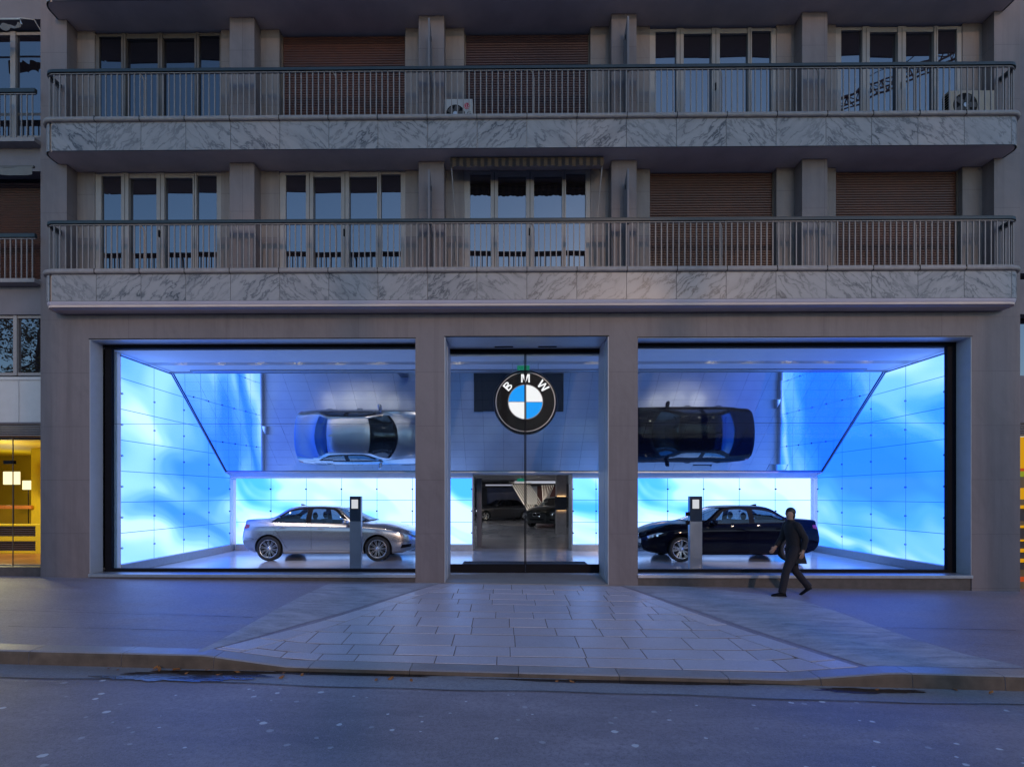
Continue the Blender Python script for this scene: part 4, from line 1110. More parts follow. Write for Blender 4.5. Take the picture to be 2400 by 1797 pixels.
def make_car(label, paint, style, loc, rz, scale=(1,1,1), group=None, chrome_trim=False):
    t = thing('parked_car', label, 'car', loc, rz, group); t.scale = scale
    def ob(name, me, mats, par=t, loc=None, rot=None):
        o = bpy.data.objects.new(name, me); COL.objects.link(o); o.parent = par
        mats = mats if isinstance(mats, list) else [mats]
        if not me.materials:
            for m in mats: me.materials.append(m)
        for k, m in enumerate(mats):
            o.material_slots[k].link = 'OBJECT'; o.material_slots[k].material = m
        if loc is not None: o.location = loc
        if rot is not None: o.rotation_euler = rot
        return o
    body = ob('body', shared('paint', lambda: pmesh('body', SHELL[0])), paint)
    ob('window_glass', shared('glass', lambda: pmesh('window_glass', SHELL[1])), M['carglass'])
    ob('window_trim', shared('trim', lambda: pmesh('window_trim', SHELL[2])), M['chrome'] if chrome_trim else M['black'])
    ob('wheel_arch_liner', shared('liner', lambda: pmesh('wheel_arch_liner', SHELL[3], False)), M['wheelwell'])
    def seams():
        s = MB()
        for sd_ in (-1, 1):
            seam(s, [(1.10,.975),(1.115,.62),(1.10,.30),(1.06,.245)], sd_)
            seam(s, [(2.12,.94),(2.20,.80),(2.26,.55),(2.20,.30),(2.14,.25)], sd_)
            seam(s, [(.08,.99),(.20,.78),(.34,.56),(.44,.38),(.52,.29)], sd_)
            seam(s, [(.52,.29),(1.1,.285),(2.16,.285)], sd_)
            seam(s, [(-.70,.60),(-.50,.60),(-.42,.58),(-.36,.52)], sd_)
            seam(s, [(-.36,.87),(-.10,.875),(-.09,.985),(-.33,.995),(-.36,.87)], sd_, .002)
            seam(s, [(3.60,.60),(3.30,.66),(3.20,.58),(3.18,.5)], sd_)
        return cleaned(s, 'panel_seam')
    ob('panel_seam', shared('seam', seams), M['black'], body)
    for sd_ in (-1, 1):
        def hl():
            p = MB(); patch(p, [(3.24,.735),(3.66,.585),(3.70,.645),(3.40,.745)], 'y', sd_, 12, 6, .005, dirv=(-.55,-sd_,0)); return cleaned(p, 'headlight')
        h = ob('headlight', shared('hl%d' % sd_, hl), M['lamp'])
        def hlr():
            p = MB()
            for x_ in (3.40, 3.53):
                c_, n_ = cast(Vector((x_, sd_*.8, .672-(x_-3.40)*.18))-Vector((-.55,-sd_,0)).normalized()*1.5, (-.55,-sd_,0))
                if c_ is not None:
                    e1 = n_.cross(Vector((0,0,1))).normalized(); e2 = e1.cross(n_)
                    ring = [c_+n_*.009+.028*(cos(a)*e1+sin(a)*e2) for a in [2*pi*k/14 for k in range(14)]]
                    p.face(ring)
            return cleaned(p, 'lamp_reflector')
        ob('lamp_reflector', shared('hlr%d' % sd_, hlr), M['chrome'], h)
        def tl():
            p = MB(); patch(p, [(-.76,.80),(-.50,.865),(-.53,.935),(-.72,.955)], 'y', sd_, 12, 6, .005, dirv=(.45,-sd_,0)); return cleaned(p, 'taillight')
        ob('taillight', shared('tl%d' % sd_, tl), M['tail'])
        def fog():
            p = MB(); patch(p, [(3.38,.335),(3.70,.37),(3.72,.44),(3.42,.425)], 'y', sd_, 10, 4, .004, dirv=(-.55,-sd_,0)); return cleaned(p, 'bumper_intake')
        ob('bumper_intake', shared('fog%d' % sd_, fog), M['black'])
        def kid():
            p = MB(); patch(p, [(sd_*.03,.545),(sd_*.20,.555),(sd_*.205,.675),(sd_*.03,.69)], 'x', 1, 6, 6, .006); return cleaned(p, 'grille')
        k = ob('grille', shared('kid%d' % sd_, kid), M['black'])
        def kfr():
            p = MB(); pts = []
            for (y_, z_) in ((.03,.545),(.115,.54),(.20,.555),(.21,.615),(.205,.675),(.115,.692),(.03,.69),(.025,.615),(.03,.545)):
                c_, n_ = cast((6, sd_*y_, z_), (-1,0,0))
                if c_ is not None: pts.append(c_+Vector((.01,0,0)))
            if len(pts) > 2: p.tube(pts, .009, 6)
            return cleaned(p, 'grille_surround')
        ob('grille_surround', shared('kfr%d' % sd_, kfr), M['chrome'], k)
        def mir():
            p = MB(); p.ball((0,0,0), 1., 20, 12); sg = lambda v, e: math.copysign(abs(v)**e, v)
            p.v = [(2.03+.062*sg(x,.75)-.02*sg(y,1)*sd_, sd_*.955+.105*sg(y,.6), .995+.066*sg(z,.6)+.012*y*sd_) for x, y, z in p.v]
            p.tube([(2.06, sd_*.80, .965), (2.05, sd_*.90, .975)], .022, 8); return cleaned(p, 'door_mirror')
        ob('door_mirror', shared('mir%d' % sd_, mir), paint)
        for x_ in (.34, 1.33):
            def dh():
                p = MB(); c_, n_ = cast((x_, sd_*2, .855-.02*(x_-.3)), (0,-sd_,0))
                p.tube([c_+Vector((-.10,0,0))+n_*.006, c_+Vector((-.06,0,.004))+n_*.028, c_+Vector((.06,0,.002))+n_*.03, c_+Vector((.10,0,-.004))+n_*.006], [.010,.013,.013,.010], 8); return cleaned(p, 'door_handle')
            ob('door_handle', shared('dh%d%.2f' % (sd_, x_), dh), paint)
    def intake():
        p = MB(); patch(p, [(-.34,.36),(.34,.36),(.42,.44),(-.42,.44)], 'x', 1, 12, 3, .004); return cleaned(p, 'lower_grille')
    ob('lower_grille', shared('int', intake), M['black'])
    def fin():
        p = MB(); p.prism([(.50,1.385),(.70,1.41),(.66,1.425),(.54,1.46),(.49,1.462)], 'y', -.018, .018); return cleaned(p, 'roof_antenna')
    ob('roof_antenna', shared('fin', fin), paint)
    def cabin():
        p = MB(); p.box(-.1,2.3,-.78,.78,.30,.34); p.box(-.5,.15,-.7,.7,.34,1.0); p.prism([(1.78,.34),(2.5,.34),(2.5,.86),(2.1,.965),(1.80,.90)], 'y', -.74, .74); p.box(1.0,1.2,-.08,.08,.34,.75); return cleaned(p, 'cabin_lining')
    ob('cabin_lining', shared('cab', cabin), M['seat'])
    def seat(x_, wd):
        p = MB()
        p.prism([(x_-.05,.36),(x_+.48,.40),(x_+.50,.54),(x_+.02,.50),(x_-.22,1.02),(x_-.33,1.04),(x_-.34,.95)], 'y', -wd, wd)
        return p
    def fseat():
        p = seat(1.32, .25); p.ball((1.02,0,1.15), (.055,.13,.10), 12, 8); p.tube([(1.03,-.06,1.0),(1.03,-.06,1.12)], .008, 5); p.tube([(1.03,.06,1.0),(1.03,.06,1.12)], .008, 5); return cleaned(p, 'front_seat')
    for y_ in (-.38, .38): ob('front_seat', shared('fs', fseat), M['seat'], t, (0,y_,0))
    def rseat():
        p = seat(.50, .62)
        for y_ in (-.42, .42): p.ball((.19,y_,1.10), (.05,.12,.075), 12, 8)
        return cleaned(p, 'rear_seat')
    ob('rear_seat', shared('rs', rseat), M['seat'])
    def sw():
        p = MB(); pts = [Vector((1.80-.03*sin(a),.38+.18*cos(a),.90+.17*sin(a))) for a in [2*pi*k/20 for k in range(21)]]; p.tube(pts, .014, 6); p.box(1.79,1.90,.33,.43,.86,.92); return cleaned(p, 'steering_wheel')
    ob('steering_wheel', shared('sw', sw), M['seat'])
    for x_ in (0., 2.81):
        for sd_ in (-1, 1):
            e = bpy.data.objects.new('wheel', None); COL.objects.link(e); e.parent = t; e.location = (x_, sd_*.775, r_axle); e.rotation_euler = (0, rnd.uniform(0,1), 0 if sd_ > 0 else pi)
            e.empty_display_size = .1
            for nm_, mt in (('tyre', M['rubber']), ('rim', M['rimsilver']), ('brake_disc', M['brake'])):
                ob(nm_, WH[style][nm_], mt, e)
    return t
M['rimsilver'] = simple('alloy_rim', (.60,.60,.61), .28, .85, var=.05)
make_car('silver saloon with many spoke wheels facing right in the showroom window', M['silver'], 'multi', (-6.05, 13.60, 0), 0)
make_car('glossy black saloon with double spoke wheels facing left in the showroom window', M['blackpaint'], 'double', (7.34, 13.52, 0), pi)
g1 = make_car('dark grey saloon standing at an angle far back in the rear hall', M['greypaint'], 'double', (PX(1222,34.5), 34.6, 0), R(197))
g2 = make_car('tall black car with its long bonnet beside the string sculpture in the rear hall', M['darkpaint'], 'double', (PX(1336,28.2), 28.6, 0), R(236), (1.0,1.06,1.13))
# ------------------------------------------------------------------ street
def asphalt(name, base, spots=False, rough=.55, blot=.3, worn=None):
    m, nt, out = newmat(name); w = NT(nt)
    oc = w.n('TexCoord').outputs['Object']
    big = w.noise(oc, .35, 5, .62); mid = w.noise(w.mapping(oc, (.3,1.5,1)), 1.7, 7, .70); fine = w.noise(oc, 95, 4, .75)
    k = w.math('MULTIPLY_ADD', big, .5, w.math('MULTIPLY', mid, .5))
    c = w.ramp(k, [(.36, tuple(x*(1-blot) for x in base)), (.5, base), (.64, tuple(x*(1+blot) for x in base))])
    spk = w.noise(oc, 26, 5, .85)
    c = w.mix(w.ramp(spk, [(.40,(.65,.65,.65)),(.52,(0,0,0))]), c, tuple(x*.55 for x in base)+(1,))
    c = w.mix(w.ramp(spk, [(.56,(0,0,0)),(.70,(.6,.6,.6))]), c, tuple(min(1,x*1.55) for x in base)+(1,))
    c = w.mix(w.ramp(fine, [(.42,(0,0,0)),(.72,(.55,.55,.55))]), c, tuple(min(1,x*1.8) for x in base)+(1,))
    dk = w.noise(oc, 55, 3, .8)
    c = w.mix(w.ramp(dk, [(.63,(0,0,0)),(.70,(.75,.75,.75))]), c, tuple(x*.25 for x in base)+(1,))
    rr = w.math('MULTIPLY_ADD', mid, .30, rough-.15)
    if spots:
        for sc_, th, den in ((1.9, .060, .25), (3.6, .055, .35), (6.0, .06, .45)):
            v = w.n('TexVoronoi'); w.set(v.inputs['Vector'], w.mapping(oc, (1.0,1.15,.001), (0,0,.3*sc_))); v.inputs['Scale'].default_value = sc_
            wn = w.n('SeparateColor'); w.set(wn.inputs[0], v.outputs['Color'])
            sel = w.math('GREATER_THAN', wn.outputs[0], den)
            size = w.math('MULTIPLY', wn.outputs[1], th*sc_*.5)
            wob = w.math('MULTIPLY_ADD', w.noise(oc, 28, 2), .03*sc_, v.outputs['Distance'])
            inn = w.math('LESS_THAN', wob, w.math('ADD', size, .020*sc_))
            mm = w.math('MULTIPLY', w.math('MULTIPLY', sel, inn), w.math('MULTIPLY_ADD', wn.outputs[2], .6, .32))
            c = w.mix(mm, c, (.75,.75,.80,1))
    if worn is not None:
        wv = w.noise(w.mapping(oc, (.6,2.2,1), (0,0,R(worn))), 3.0, 8, .72, .6)
        c = w.mix(w.ramp(wv, [(.38,(0,0,0)),(.64,(.9,.9,.9))]), c, tuple(min(1,x*1.9) for x in base)+(1,))
    pbsdf(w, out, c, rr, 0, w.bump(w.math('ADD', fine, w.math('MULTIPLY', dk, .5)), .6, .008))
    return m
M['road'] = asphalt('worn_asphalt', (.285,.240,.275), True, .45, .52)
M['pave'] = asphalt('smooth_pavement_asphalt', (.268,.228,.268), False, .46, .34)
M['patch'] = asphalt('rough_asphalt_patch', (.29,.275,.305), False, .55, .3, 35)
M['gutter'] = asphalt('gutter_asphalt', (.26,.25,.275), False, .42, .3)
def granite(name, base, att=True):
    m, nt, out = newmat(name); w = NT(nt)
    oc = w.n('TexCoord').outputs['Object']
    fine = w.noise(oc, 130, 3, .8); mid = w.noise(oc, 5, 5, .65)
    c = w.ramp(fine, [(.36, tuple(x*.62 for x in base)), (.5, base), (.66, tuple(min(1,x*1.35) for x in base))])
    c = w.mix(w.math('MULTIPLY', mid, .45), c, tuple(x*.66 for x in base)+(1,))
    if att:
        a = w.n('Attribute'); a.attribute_name = 'tone'
        c = w.mix(1., c, a.outputs['Color'], 'MULTIPLY')
    pbsdf(w, out, c, w.math('MULTIPLY_ADD', mid, .2, .27), 0, w.bump(fine, .25, .004))
    return m
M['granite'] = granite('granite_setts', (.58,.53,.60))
M['kerb'] = granite('granite_kerb', (.36,.325,.34))
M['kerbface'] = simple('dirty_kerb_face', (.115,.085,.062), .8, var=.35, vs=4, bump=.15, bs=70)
M['joint'] = simple('ochre_joint_mortar', (.20,.145,.12), .85, var=.25, vs=12, bump=.1)
M['crackline'] = simple('dirt_filled_joint', (.035,.03,.032), .9, var=.3)
def grid_sheet(name, xs, rowf, ny, zf, mat, parent=None):
    """rowf(x) -> (y0, y1); sheet following zf"""
    t = MB(); vs = []
    for x in xs:
        y0, y1 = rowf(x)
        for j in range(ny+1):
            y = y0+(y1-y0)*j/ny; vs.append((x, y, zf(x, y)))
    n = ny+1
    t.add(vs, [(i*n+j, (i+1)*n+j, (i+1)*n+j+1, i*n+j+1) for i in range(len(xs)-1) for j in range(ny)], 0, True)
    o = t.build(name, mat); return struct(o)
def frange(a, b, s):
    n = max(1, int(round((b-a)/s))); return [a+(b-a)*i/n for i in range(n+1)]
KW = .23
TL0, TL1 = GR(1042, 1364), GR(478, 1528)
TR0, TR1 = GR(1427, 1364), GR(2030, 1564)
def xl(y): return TL0[0] + (TL1[0]-TL0[0])*(TL0[1]-y)/(TL0[1]-TL1[1])
def xr(y): return TR0[0] + (TR1[0]-TR0[0])*(TR0[1]-y)/(TR0[1]-TR1[1])
def ZPV(x, y): return ZV(x, y) - (.025 if xl(y)+.25 < x < xr(y)-.25 and y < 9.9 else 0)   # dug out under the granite
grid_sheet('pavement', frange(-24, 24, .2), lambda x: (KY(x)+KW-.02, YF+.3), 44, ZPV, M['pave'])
grid_sheet('road', [-60,-40,-24]+frange(-20, 20, .5)+[24,40,60], lambda x: (-40, KY(x)+.02), 60, ZR, M['road'])
g_ = MB(); g_.face([(-400,-400,-1.4),(400,-400,-1.4),(400,400,-1.4),(-400,400,-1.4)]); struct(g_.build('ground', M['road']))
grid_sheet('gutter', frange(-24, 24, .4), lambda x: (KY(x)-.42+.02*sin(x*1.3)+.012*sin(x*4.1), KY(x)+.015), 2, lambda x, y: ZR(x,y)+.004, M['gutter'])
grid_sheet('gutter_joint', frange(-24, 24, .12), lambda x: (KY(x)-.413+.02*sin(x*1.3)+.012*sin(x*4.1)-.006*abs(sin(x*2.7)), KY(x)-.407+.02*sin(x*1.3)+.012*sin(x*4.1)), 1, lambda x, y: ZR(x,y)+.008, M['crackline'])
# kerb stones
t = MB(); x = -24.; tones = []
kb = MB()
while x < 24:
    ln = rnd.uniform(.95, 1.25); xe = min(24, x+ln); n = 8
    vs = []
    for i in range(n+1):
        xx = x+.004+(xe-x-.008)*i/n; y0 = KY(xx)
        zt_ = ZV(xx, y0+KW); ztf = ZV(xx, y0)
        vs += [(xx,y0+KW,zt_-.02),(xx,y0+KW,zt_+.004),(xx,y0+.03,ztf+.004),(xx,y0+.008,ztf-.006),(xx,y0,ztf-.03),(xx,y0-.012,ZR(xx,y0)-.05)]
    m_ = 6
    kb.add(vs, [(i*m_+k, (i+1)*m_+k, (i+1)*m_+k+1, i*m_+k+1) for i in range(n) for k in range(m_-1)] + [tuple(range(m_)), tuple(n*m_+k for k in range(m_-1,-1,-1))], 0, False)
    q0 = len(kb.f)-(n*(m_-1)+2)
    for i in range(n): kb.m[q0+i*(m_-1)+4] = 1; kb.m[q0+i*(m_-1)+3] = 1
    tones.append((len(kb.f), rnd.uniform(.82, 1.1))); x = xe
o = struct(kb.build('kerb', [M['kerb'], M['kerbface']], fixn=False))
def paint_tone(o, spans):
    at = o.data.color_attributes.new('tone', 'FLOAT_COLOR', 'CORNER')
    k = 0; prev = 0
    cols = []
    for end, v in spans:
        tv = v if isinstance(v, tuple) else (v, v, v)
        for f in range(prev, end): cols += [(*tv, 1)]*len(o.data.polygons[f].vertices)
        prev = end
    for i, c in enumerate(cols): at.data[i].color = c
paint_tone(o, tones)
# granite crossing in front of the doors: bed of mortar, stones proud of it
TL0, TL1 = GR(1042, 1364), GR(478, 1528)
TR0, TR1 = GR(1427, 1364), GR(2030, 1564)
def xl(y): return TL0[0] + (TL1[0]-TL0[0])*(TL0[1]-y)/(TL0[1]-TL1[1])
def xr(y): return TR0[0] + (TR1[0]-TR0[0])*(TR0[1]-y)/(TR0[1]-TR1[1])
YT = 9.98
t = MB(); ny = 34; nx = 60; vs = []
def ykb(x): return KY(x)+KW+.004
for j in range(ny+1):
    for i in range(nx+1):
        v = j/ny
        y = YT + (5.9-YT)*v
        a, b = xl(y), xr(y); x = a+(b-a)*i/nx
        yb = ykb(x); y = YT + (yb-YT)*v; a, b = xl(y), xr(y); x = a+(b-a)*i/nx
        vs.append((x, y, ZV(x,y)+(.001 if .01 < i/nx < .99 else .0)))
n = nx+1
t.add(vs, [(j*n+i, j*n+i+1, (j+1)*n+i+1, (j+1)*n+i) for j in range(ny) for i in range(nx)], 0, True)
struct(t.build('paving_bed', M['joint']))
st = MB(); spans = []
def stone(poly, z_off=.0055):
    """one granite stone, slightly dished edge, from a plan polygon"""
    c = (sum(p[0] for p in poly)/len(poly), sum(p[1] for p in poly)/len(poly))
    dx = rnd.uniform(-.002,.002)
    top = []
    for p in poly:
        d = math.dist(p, c) or 1; k = 1-.006/d
        top.append((c[0]+(p[0]-c[0])*k, c[1]+(p[1]-c[1])*k))
    n = len(poly); N0 = len(st.f)
    vs = [(p[0],p[1],ZV(*p)-.002) for p in poly]+[(p[0],p[1],ZV(*p)+z_off-.003) for p in poly]+[(p[0],p[1],ZV(*p)+z_off+dx) for p in top]
    st.add(vs, [(i,(i+1)%n,n+(i+1)%n,n+i) for i in range(n)]+[(n+i,n+(i+1)%n,2*n+(i+1)%n,2*n+i) for i in range(n)]+[tuple(2*n+i for i in range(n))])
    v = rnd.uniform(.91, 1.07); w_ = rnd.uniform(-.03,.03)
    spans.append((len(st.f), (v*(1+w_), v, v*(1-w_))))
def clip(poly, f):
    """keep f(p) >= 0"""
    out_ = []
    for i, p in enumerate(poly):
        q_ = poly[(i+1) % len(poly)]; a, b = f(p), f(q_)
        if a >= 0: out_.append(p)
        if a*b < 0:
            k = a/(a-b); out_.append((p[0]+(q_[0]-p[0])*k, p[1]+(q_[1]-p[1])*k))
    return out_
BW = .24
y = YT; row = 0
hts = [.46,.34,.42,.33,.44,.34,.44,.34,.46,.34,.46,.36,.5]
while y > 5.5:
    h = hts[row % len(hts)]; g = .013
    x = -12 - rnd.uniform(0,.8)
    while x < 13:
        ln = rnd.choice([.48,.58,.62,.62,.70,.78])*(1.15 if h > .4 else .95)*(1.+.35*max(0,min(1,(7.6-y)/1.6)))
        if y < 7 and (kx[0]-.6 < x < kx[1]+.4 or kx[2]-.6 < x < kx[3]+.4): ln *= .6
        gy = .024
        poly = [(x+g/2, y-h+gy/2), (x+ln-g/2, y-h+gy/2), (x+ln-g/2, y-gy/2), (x+g/2, y-gy/2)]
        poly = clip(poly, lambda p: p[0]-xl(p[1])-BW*1.25-g); 
        if len(poly) > 2: poly = clip(poly, lambda p: xr(p[1])-BW*1.25-g-p[0])
        if len(poly) > 2: poly = clip(poly, lambda p: p[1]-ykb(p[0])-g)
        if len(poly) > 2:
            ar = abs(sum(poly[i][0]*poly[(i+1)%len(poly)][1]-poly[(i+1)%len(poly)][0]*poly[i][1] for i in range(len(poly))))/2
            if ar > .003: stone(poly)
        x += ln
    y -= h; row += 1
for (fx, sg_) in ((xl, 1), (xr, -1)):
    y = YT
    while y > 5.6:
        ln = rnd.uniform(.42, .62); y1 = y-ln
        g = .010
        poly = [(fx(y-g)+sg_*.0, y-g), (fx(y-g)+sg_*BW*1.25, y-g), (fx(y1+g)+sg_*BW*1.25, y1+g), (fx(y1+g), y1+g)]
        poly = clip(poly, lambda p: p[1]-ykb(p[0])-.01)
        if len(poly) > 2: stone(poly)
        y = y1
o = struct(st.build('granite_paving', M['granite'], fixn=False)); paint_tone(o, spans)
# rough asphalt patches beside the crossing
def sheet_poly(name, pix, mat, off, road=False):
    import bmesh
    zf = ZR if road else ZV
    pts = [GR(px, py, zf) for px, py in pix]
    me = bpy.data.meshes.new(name); bm = bmesh.new()
    f = bm.faces.new([bm.verts.new((p[0], p[1], 0)) for p in pts])
    bmesh.ops.triangulate(bm, faces=[f])
    for _ in range(4): bmesh.ops.subdivide_edges(bm, edges=bm.edges[:], cuts=1, use_grid_fill=True)
    for v in bm.verts: v.co.z = zf(v.co.x, v.co.y)+off
    bmesh.ops.recalc_face_normals(bm, faces=bm.faces)
    for fc in bm.faces:
        if fc.normal.z < 0: fc.normal_flip()
    bm.to_mesh(me); bm.free()
    return struct(link(name, me, mat))
sheet_poly('asphalt_patch', [(1034,1366),(770,1368),(700,1400),(640,1432),(560,1476),(500,1508),(462,1526),(474,1528),(560,1504),(700,1463),(850,1420)], M['patch'], .004)
sheet_poly('asphalt_patch', [(1437,1366),(1600,1374),(1790,1392),(1880,1408),(1948,1428),(2040,1462),(2150,1500),(2262,1533),(2398,1562),(2398,1566),(2200,1563),(2034,1561),(1850,1503),(1640,1433)], M['patch'], .004)
# fine cracks in the pavement asphalt
ck = MB()
def crack(pix, wd, road=False, off=.007):
    zf = ZR if road else ZV
    pts = [GR(px, py, zf) for px, py in pix]; pp = []
    for (a, b) in zip(pts, pts[1:]):
        n = max(2, int(math.dist(a, b)/.12))
        pp += [(a[0]+(b[0]-a[0])*k/n + rnd.uniform(-.006,.006), a[1]+(b[1]-a[1])*k/n + rnd.uniform(-.008,.008)) for k in range(n)]
    vs = []
    for p in pp:
        w0 = wd*rnd.uniform(.3,1.1)
        vs += [(p[0], p[1]-w0, zf(p[0],p[1])+off), (p[0], p[1]+w0, zf(p[0],p[1])+off)]
    ck.add(vs, [(2*i,2*i+2,2*i+3,2*i+1) for i in range(len(pp)-1)])
crack([(0,1430),(220,1436),(610,1447)], .006); crack([(20,1468),(300,1474),(560,1482)], .005); crack([(110,1426),(620,1448)], .003)
crack([(2075,1471),(2240,1474),(2400,1477)], .006); crack([(2300,1510),(2400,1513)], .005)
struct(ck.build('pavement_joint', M['black']))
ck = MB()
crack([(2040,1601),(2085,1606),(2105,1616),(2123,1623)], .018, True, .011); crack([(2245,1606),(2290,1614)], .02, True, .011)
crack([(1340,1606),(1346,1625),(1352,1640)], .006, True, .011)
struct(ck.build('road_crack', M['black']))
# damp stain and puddle in the gutter
m_, nt, out = newmat('puddle_water'); w = NT(nt)
oc = w.n('TexCoord').outputs['Object']
pbsdf(w, out, (.06,.07,.08), .10, 0, w.bump(w.noise(oc, 26, 3), .35, .02), .9)
M['water'] = m_
def blob(name, cx, cy, rx, ry, n, jit, mat, off, seed):
    r_ = random.Random(seed); pts = []
    ph = [r_.uniform(0,6.28) for _ in range(6)]
    for i in range(n):
        a = 2*pi*i/n; k = 1+jit*(.5*sin(3*a+ph[0])+.4*sin(5*a+ph[1])+.35*sin(9*a+ph[2])+.3*sin(17*a+ph[3]))
        pts.append((cx+rx*k*cos(a), cy+ry*k*sin(a)))
    t = MB(); t.face([(p[0],p[1],ZR(*p)+off) for p in pts]); return struct(t.build(name, mat))
a = GR(425, 1582, ZR); 
blob('puddle', a[0]-.1, KY(a[0])-.31, .60, .105, 90, .35, M['water'], .012, 5)
blob('puddle', a[0]+.42, KY(a[0])-.29, .36, .07, 70, .4, M['water'], .012, 9)
M['wet'] = simple('wet_gutter_stain', (.010,.009,.010), .25, var=.3, vs=10)
blob('gutter_stain', a[0]+.15, KY(a[0])-.17, .75, .10, 90, .22, M['wet'], .009, 11)
blob('gutter_stain', GR(2000,1600,ZR)[0], KY(5.0)-.10, .55, .07, 80, .25, M['wet'], .009, 21)
blob('gutter_stain', GR(1500,1588,ZR)[0], KY(1.5)-.05, 1.6, .05, 120, .25, M['wet'], .009, 31)
blob('gutter_stain', GR(760,1572,ZR)[0], KY(-2.3)-.05, 1.5, .055, 120, .25, M['wet'], .009, 37)
# fallen leaves in the gutter
M['leaf'] = simple('dry_orange_leaf', (.36,.13,.03), .7, var=.4, vs=20)
lf = MB()
lf.face([(0,0,.002),(.03,.014,.012),(.07,.018,.006),(.10,.0,.014),(.07,-.02,.008),(.03,-.016,.010)])
lm = lf.mesh('fallen_leaf'); lm.materials.append(M['leaf'])
LFX = [(233,0),(262,1),(345,0),(368,1),(385,0),(412,0),(440,1),(470,0),(528,1),(541,0),(662,0),(676,1),(710,0),(892,1),(930,0),(970,1),(1305,0),(1338,1),(1988,0),(2195,1),(2143,0)]
wh = ['left end of the gutter','puddle','driveway crossing','right end of the gutter']
for i, (px, k) in enumerate(LFX):
    gx = GR(px, 1578, ZR)[0]; yy = KY(gx)-.05-.06*k-rnd.uniform(0,.05)
    o = bpy.data.objects.new('fallen_leaf', lm); COL.objects.link(o); o.location = (gx, yy, ZR(gx,yy)+.012); o.rotation_euler = (rnd.uniform(-.25,.25), rnd.uniform(-.25,.25), rnd.uniform(0,6.28))
    s = rnd.uniform(.7, 1.25); o.scale = (s, s, s)
    tag(o, 'small dry orange leaf lying in the gutter against the kerb', 'leaf', 'dry leaves in the gutter')
# ------------------------------------------------------------------ air conditioning units on the upper balcony
def ac_unit(x0, x1, zt_, lab, logo, right):
    s = thing('air_conditioner', lab, 'air conditioner', ((x0+x1)/2, 9.95, C3-.1))
    y0, y1 = 9.84, 10.00; zb = zt_-.54
    M['acw'] = simple('ac_casing_white' if logo else 'ac_casing_beige', (.36,.37,.40) if logo else (.34,.30,.25), .5, var=.06)
    t = MB(); t.box(x0, x1, y0, y1, zb, zt_); P('casing', t, M['acw'], s, .012)
    cx = x0+(x1-x0)*(.36 if not logo else .38); cz = (zt_+zb)/2-.02 if not logo else zt_-.30; rr_ = min(.22, (x1-x0)*.30)
    t = MB(); t.lathe([(rr_,-.002),(rr_+.012,-.008),(rr_+.018,-.001)], (cx,y0,cz), 'y', 28); t.lathe([(0,-.001),(rr_,-.001)], (cx,y0,cz), 'y', 28)
    P('fan_opening', t, M['black'], s)
    t = MB(); t.lathe([(0,-.02),(.045,-.016),(.045,-.004)], (cx,y0,cz), 'y', 14); P('fan_hub', t, M['alu'], s)
    t = MB()
    for k in range(5):
        a = 2*pi*k/5; t.obox((cx+.6*rr_*cos(a), y0-.008, cz+.6*rr_*sin(a)), (.35*rr_*cos(a),0,.35*rr_*sin(a)), (0,.004,0), (-.05*sin(a),.0,.05*cos(a)))
    P('fan_blade', t, simple('grey_fan_blade', (.05,.045,.045), .5), s)
    if logo:
        lx = x1-.115; lz = zt_-.145
        t = MB(); t.lathe([(0,-.004),(.062,-.004),(.062,.0)], (lx,y0,lz), 'y', 28); P('red_badge', t, simple('dark_red_print', (.42,.03,.07), .5), s)
        wm = simple('print_white', (.6,.6,.6), .6)
        t = MB(); t.box(lx-.012, lx-.004, y0-.0065, y0-.0045, lz-.03, lz+.028); t.box(lx-.012, lx+.014, y0-.0065, y0-.0045, lz-.03, lz-.022)
        for k in range(14):
            a0 = R(100)+R(300)*k/14; a1 = R(100)+R(300)*(k+1)/14
            if a1 > R(372): break
            t.add([(lx+.046*cos(a0),y0-.0055,lz+.046*sin(a0)),(lx+.052*cos(a0),y0-.0055,lz+.052*sin(a0)),(lx+.052*cos(a1),y0-.0055,lz+.052*sin(a1)),(lx+.046*cos(a1),y0-.0055,lz+.046*sin(a1))], [(0,1,2,3)])
        t.box(lx+.022, lx+.052, y0-.0065, y0-.0045, lz-.004, lz+.004); P('badge_mark', t, wm, s)
        bk = simple('print_grey', (.06,.06,.065), .6)
        t = MB(); a, b = lx-.055, lz-.20
        t.box(a, a+.014, y0-.0055, y0-.0005, b, b+.09); t.box(a, a+.045, y0-.0055, y0-.0005, b, b+.014); P('letter', t, bk, s)
        t = MB(); gx, gz = a+.098, b+.045
        for k in range(14):
            a0 = R(45)+R(315)*k/14; a1 = R(45)+R(315)*(k+1)/14
            t.add([(gx+.031*cos(a0),y0-.0045,gz+.031*sin(a0)),(gx+.045*cos(a0),y0-.0045,gz+.045*sin(a0)),(gx+.045*cos(a1),y0-.0045,gz+.045*sin(a1)),(gx+.031*cos(a1),y0-.0045,gz+.031*sin(a1))], [(0,1,2,3)])
        t.box(gx+.005, gx+.045, y0-.0055, y0-.0005, gz-.007, gz+.007); t.box(gx+.032, gx+.045, y0-.0055, y0-.0005, gz-.032, gz+.0); P('letter', t, bk, s)
    else:
        t = MB()
        for k in range(9): t.box(x0-.012, x0-.001, y0+.01, y1-.02, zb+.05+.05*k, zb+.08+.05*k)
        P('side_grille', t, M['black'], s)
        t = MB(); t.tube([(x1-.02, y1-.02, zb+.2), (x1+.12, y1+.05, zb+.28), (x1+.18, y1+.08, zb+.15), (x1+.2, y1+.12, zb)], .014, 6); P('refrigerant_pipe', t, M['black'], s)
    return s
ac_unit(PX(1042,9.84), PX(1108,9.84), PZ(1075,232,9.84), 'white air conditioner with a red round badge on the upper balcony', True, False)
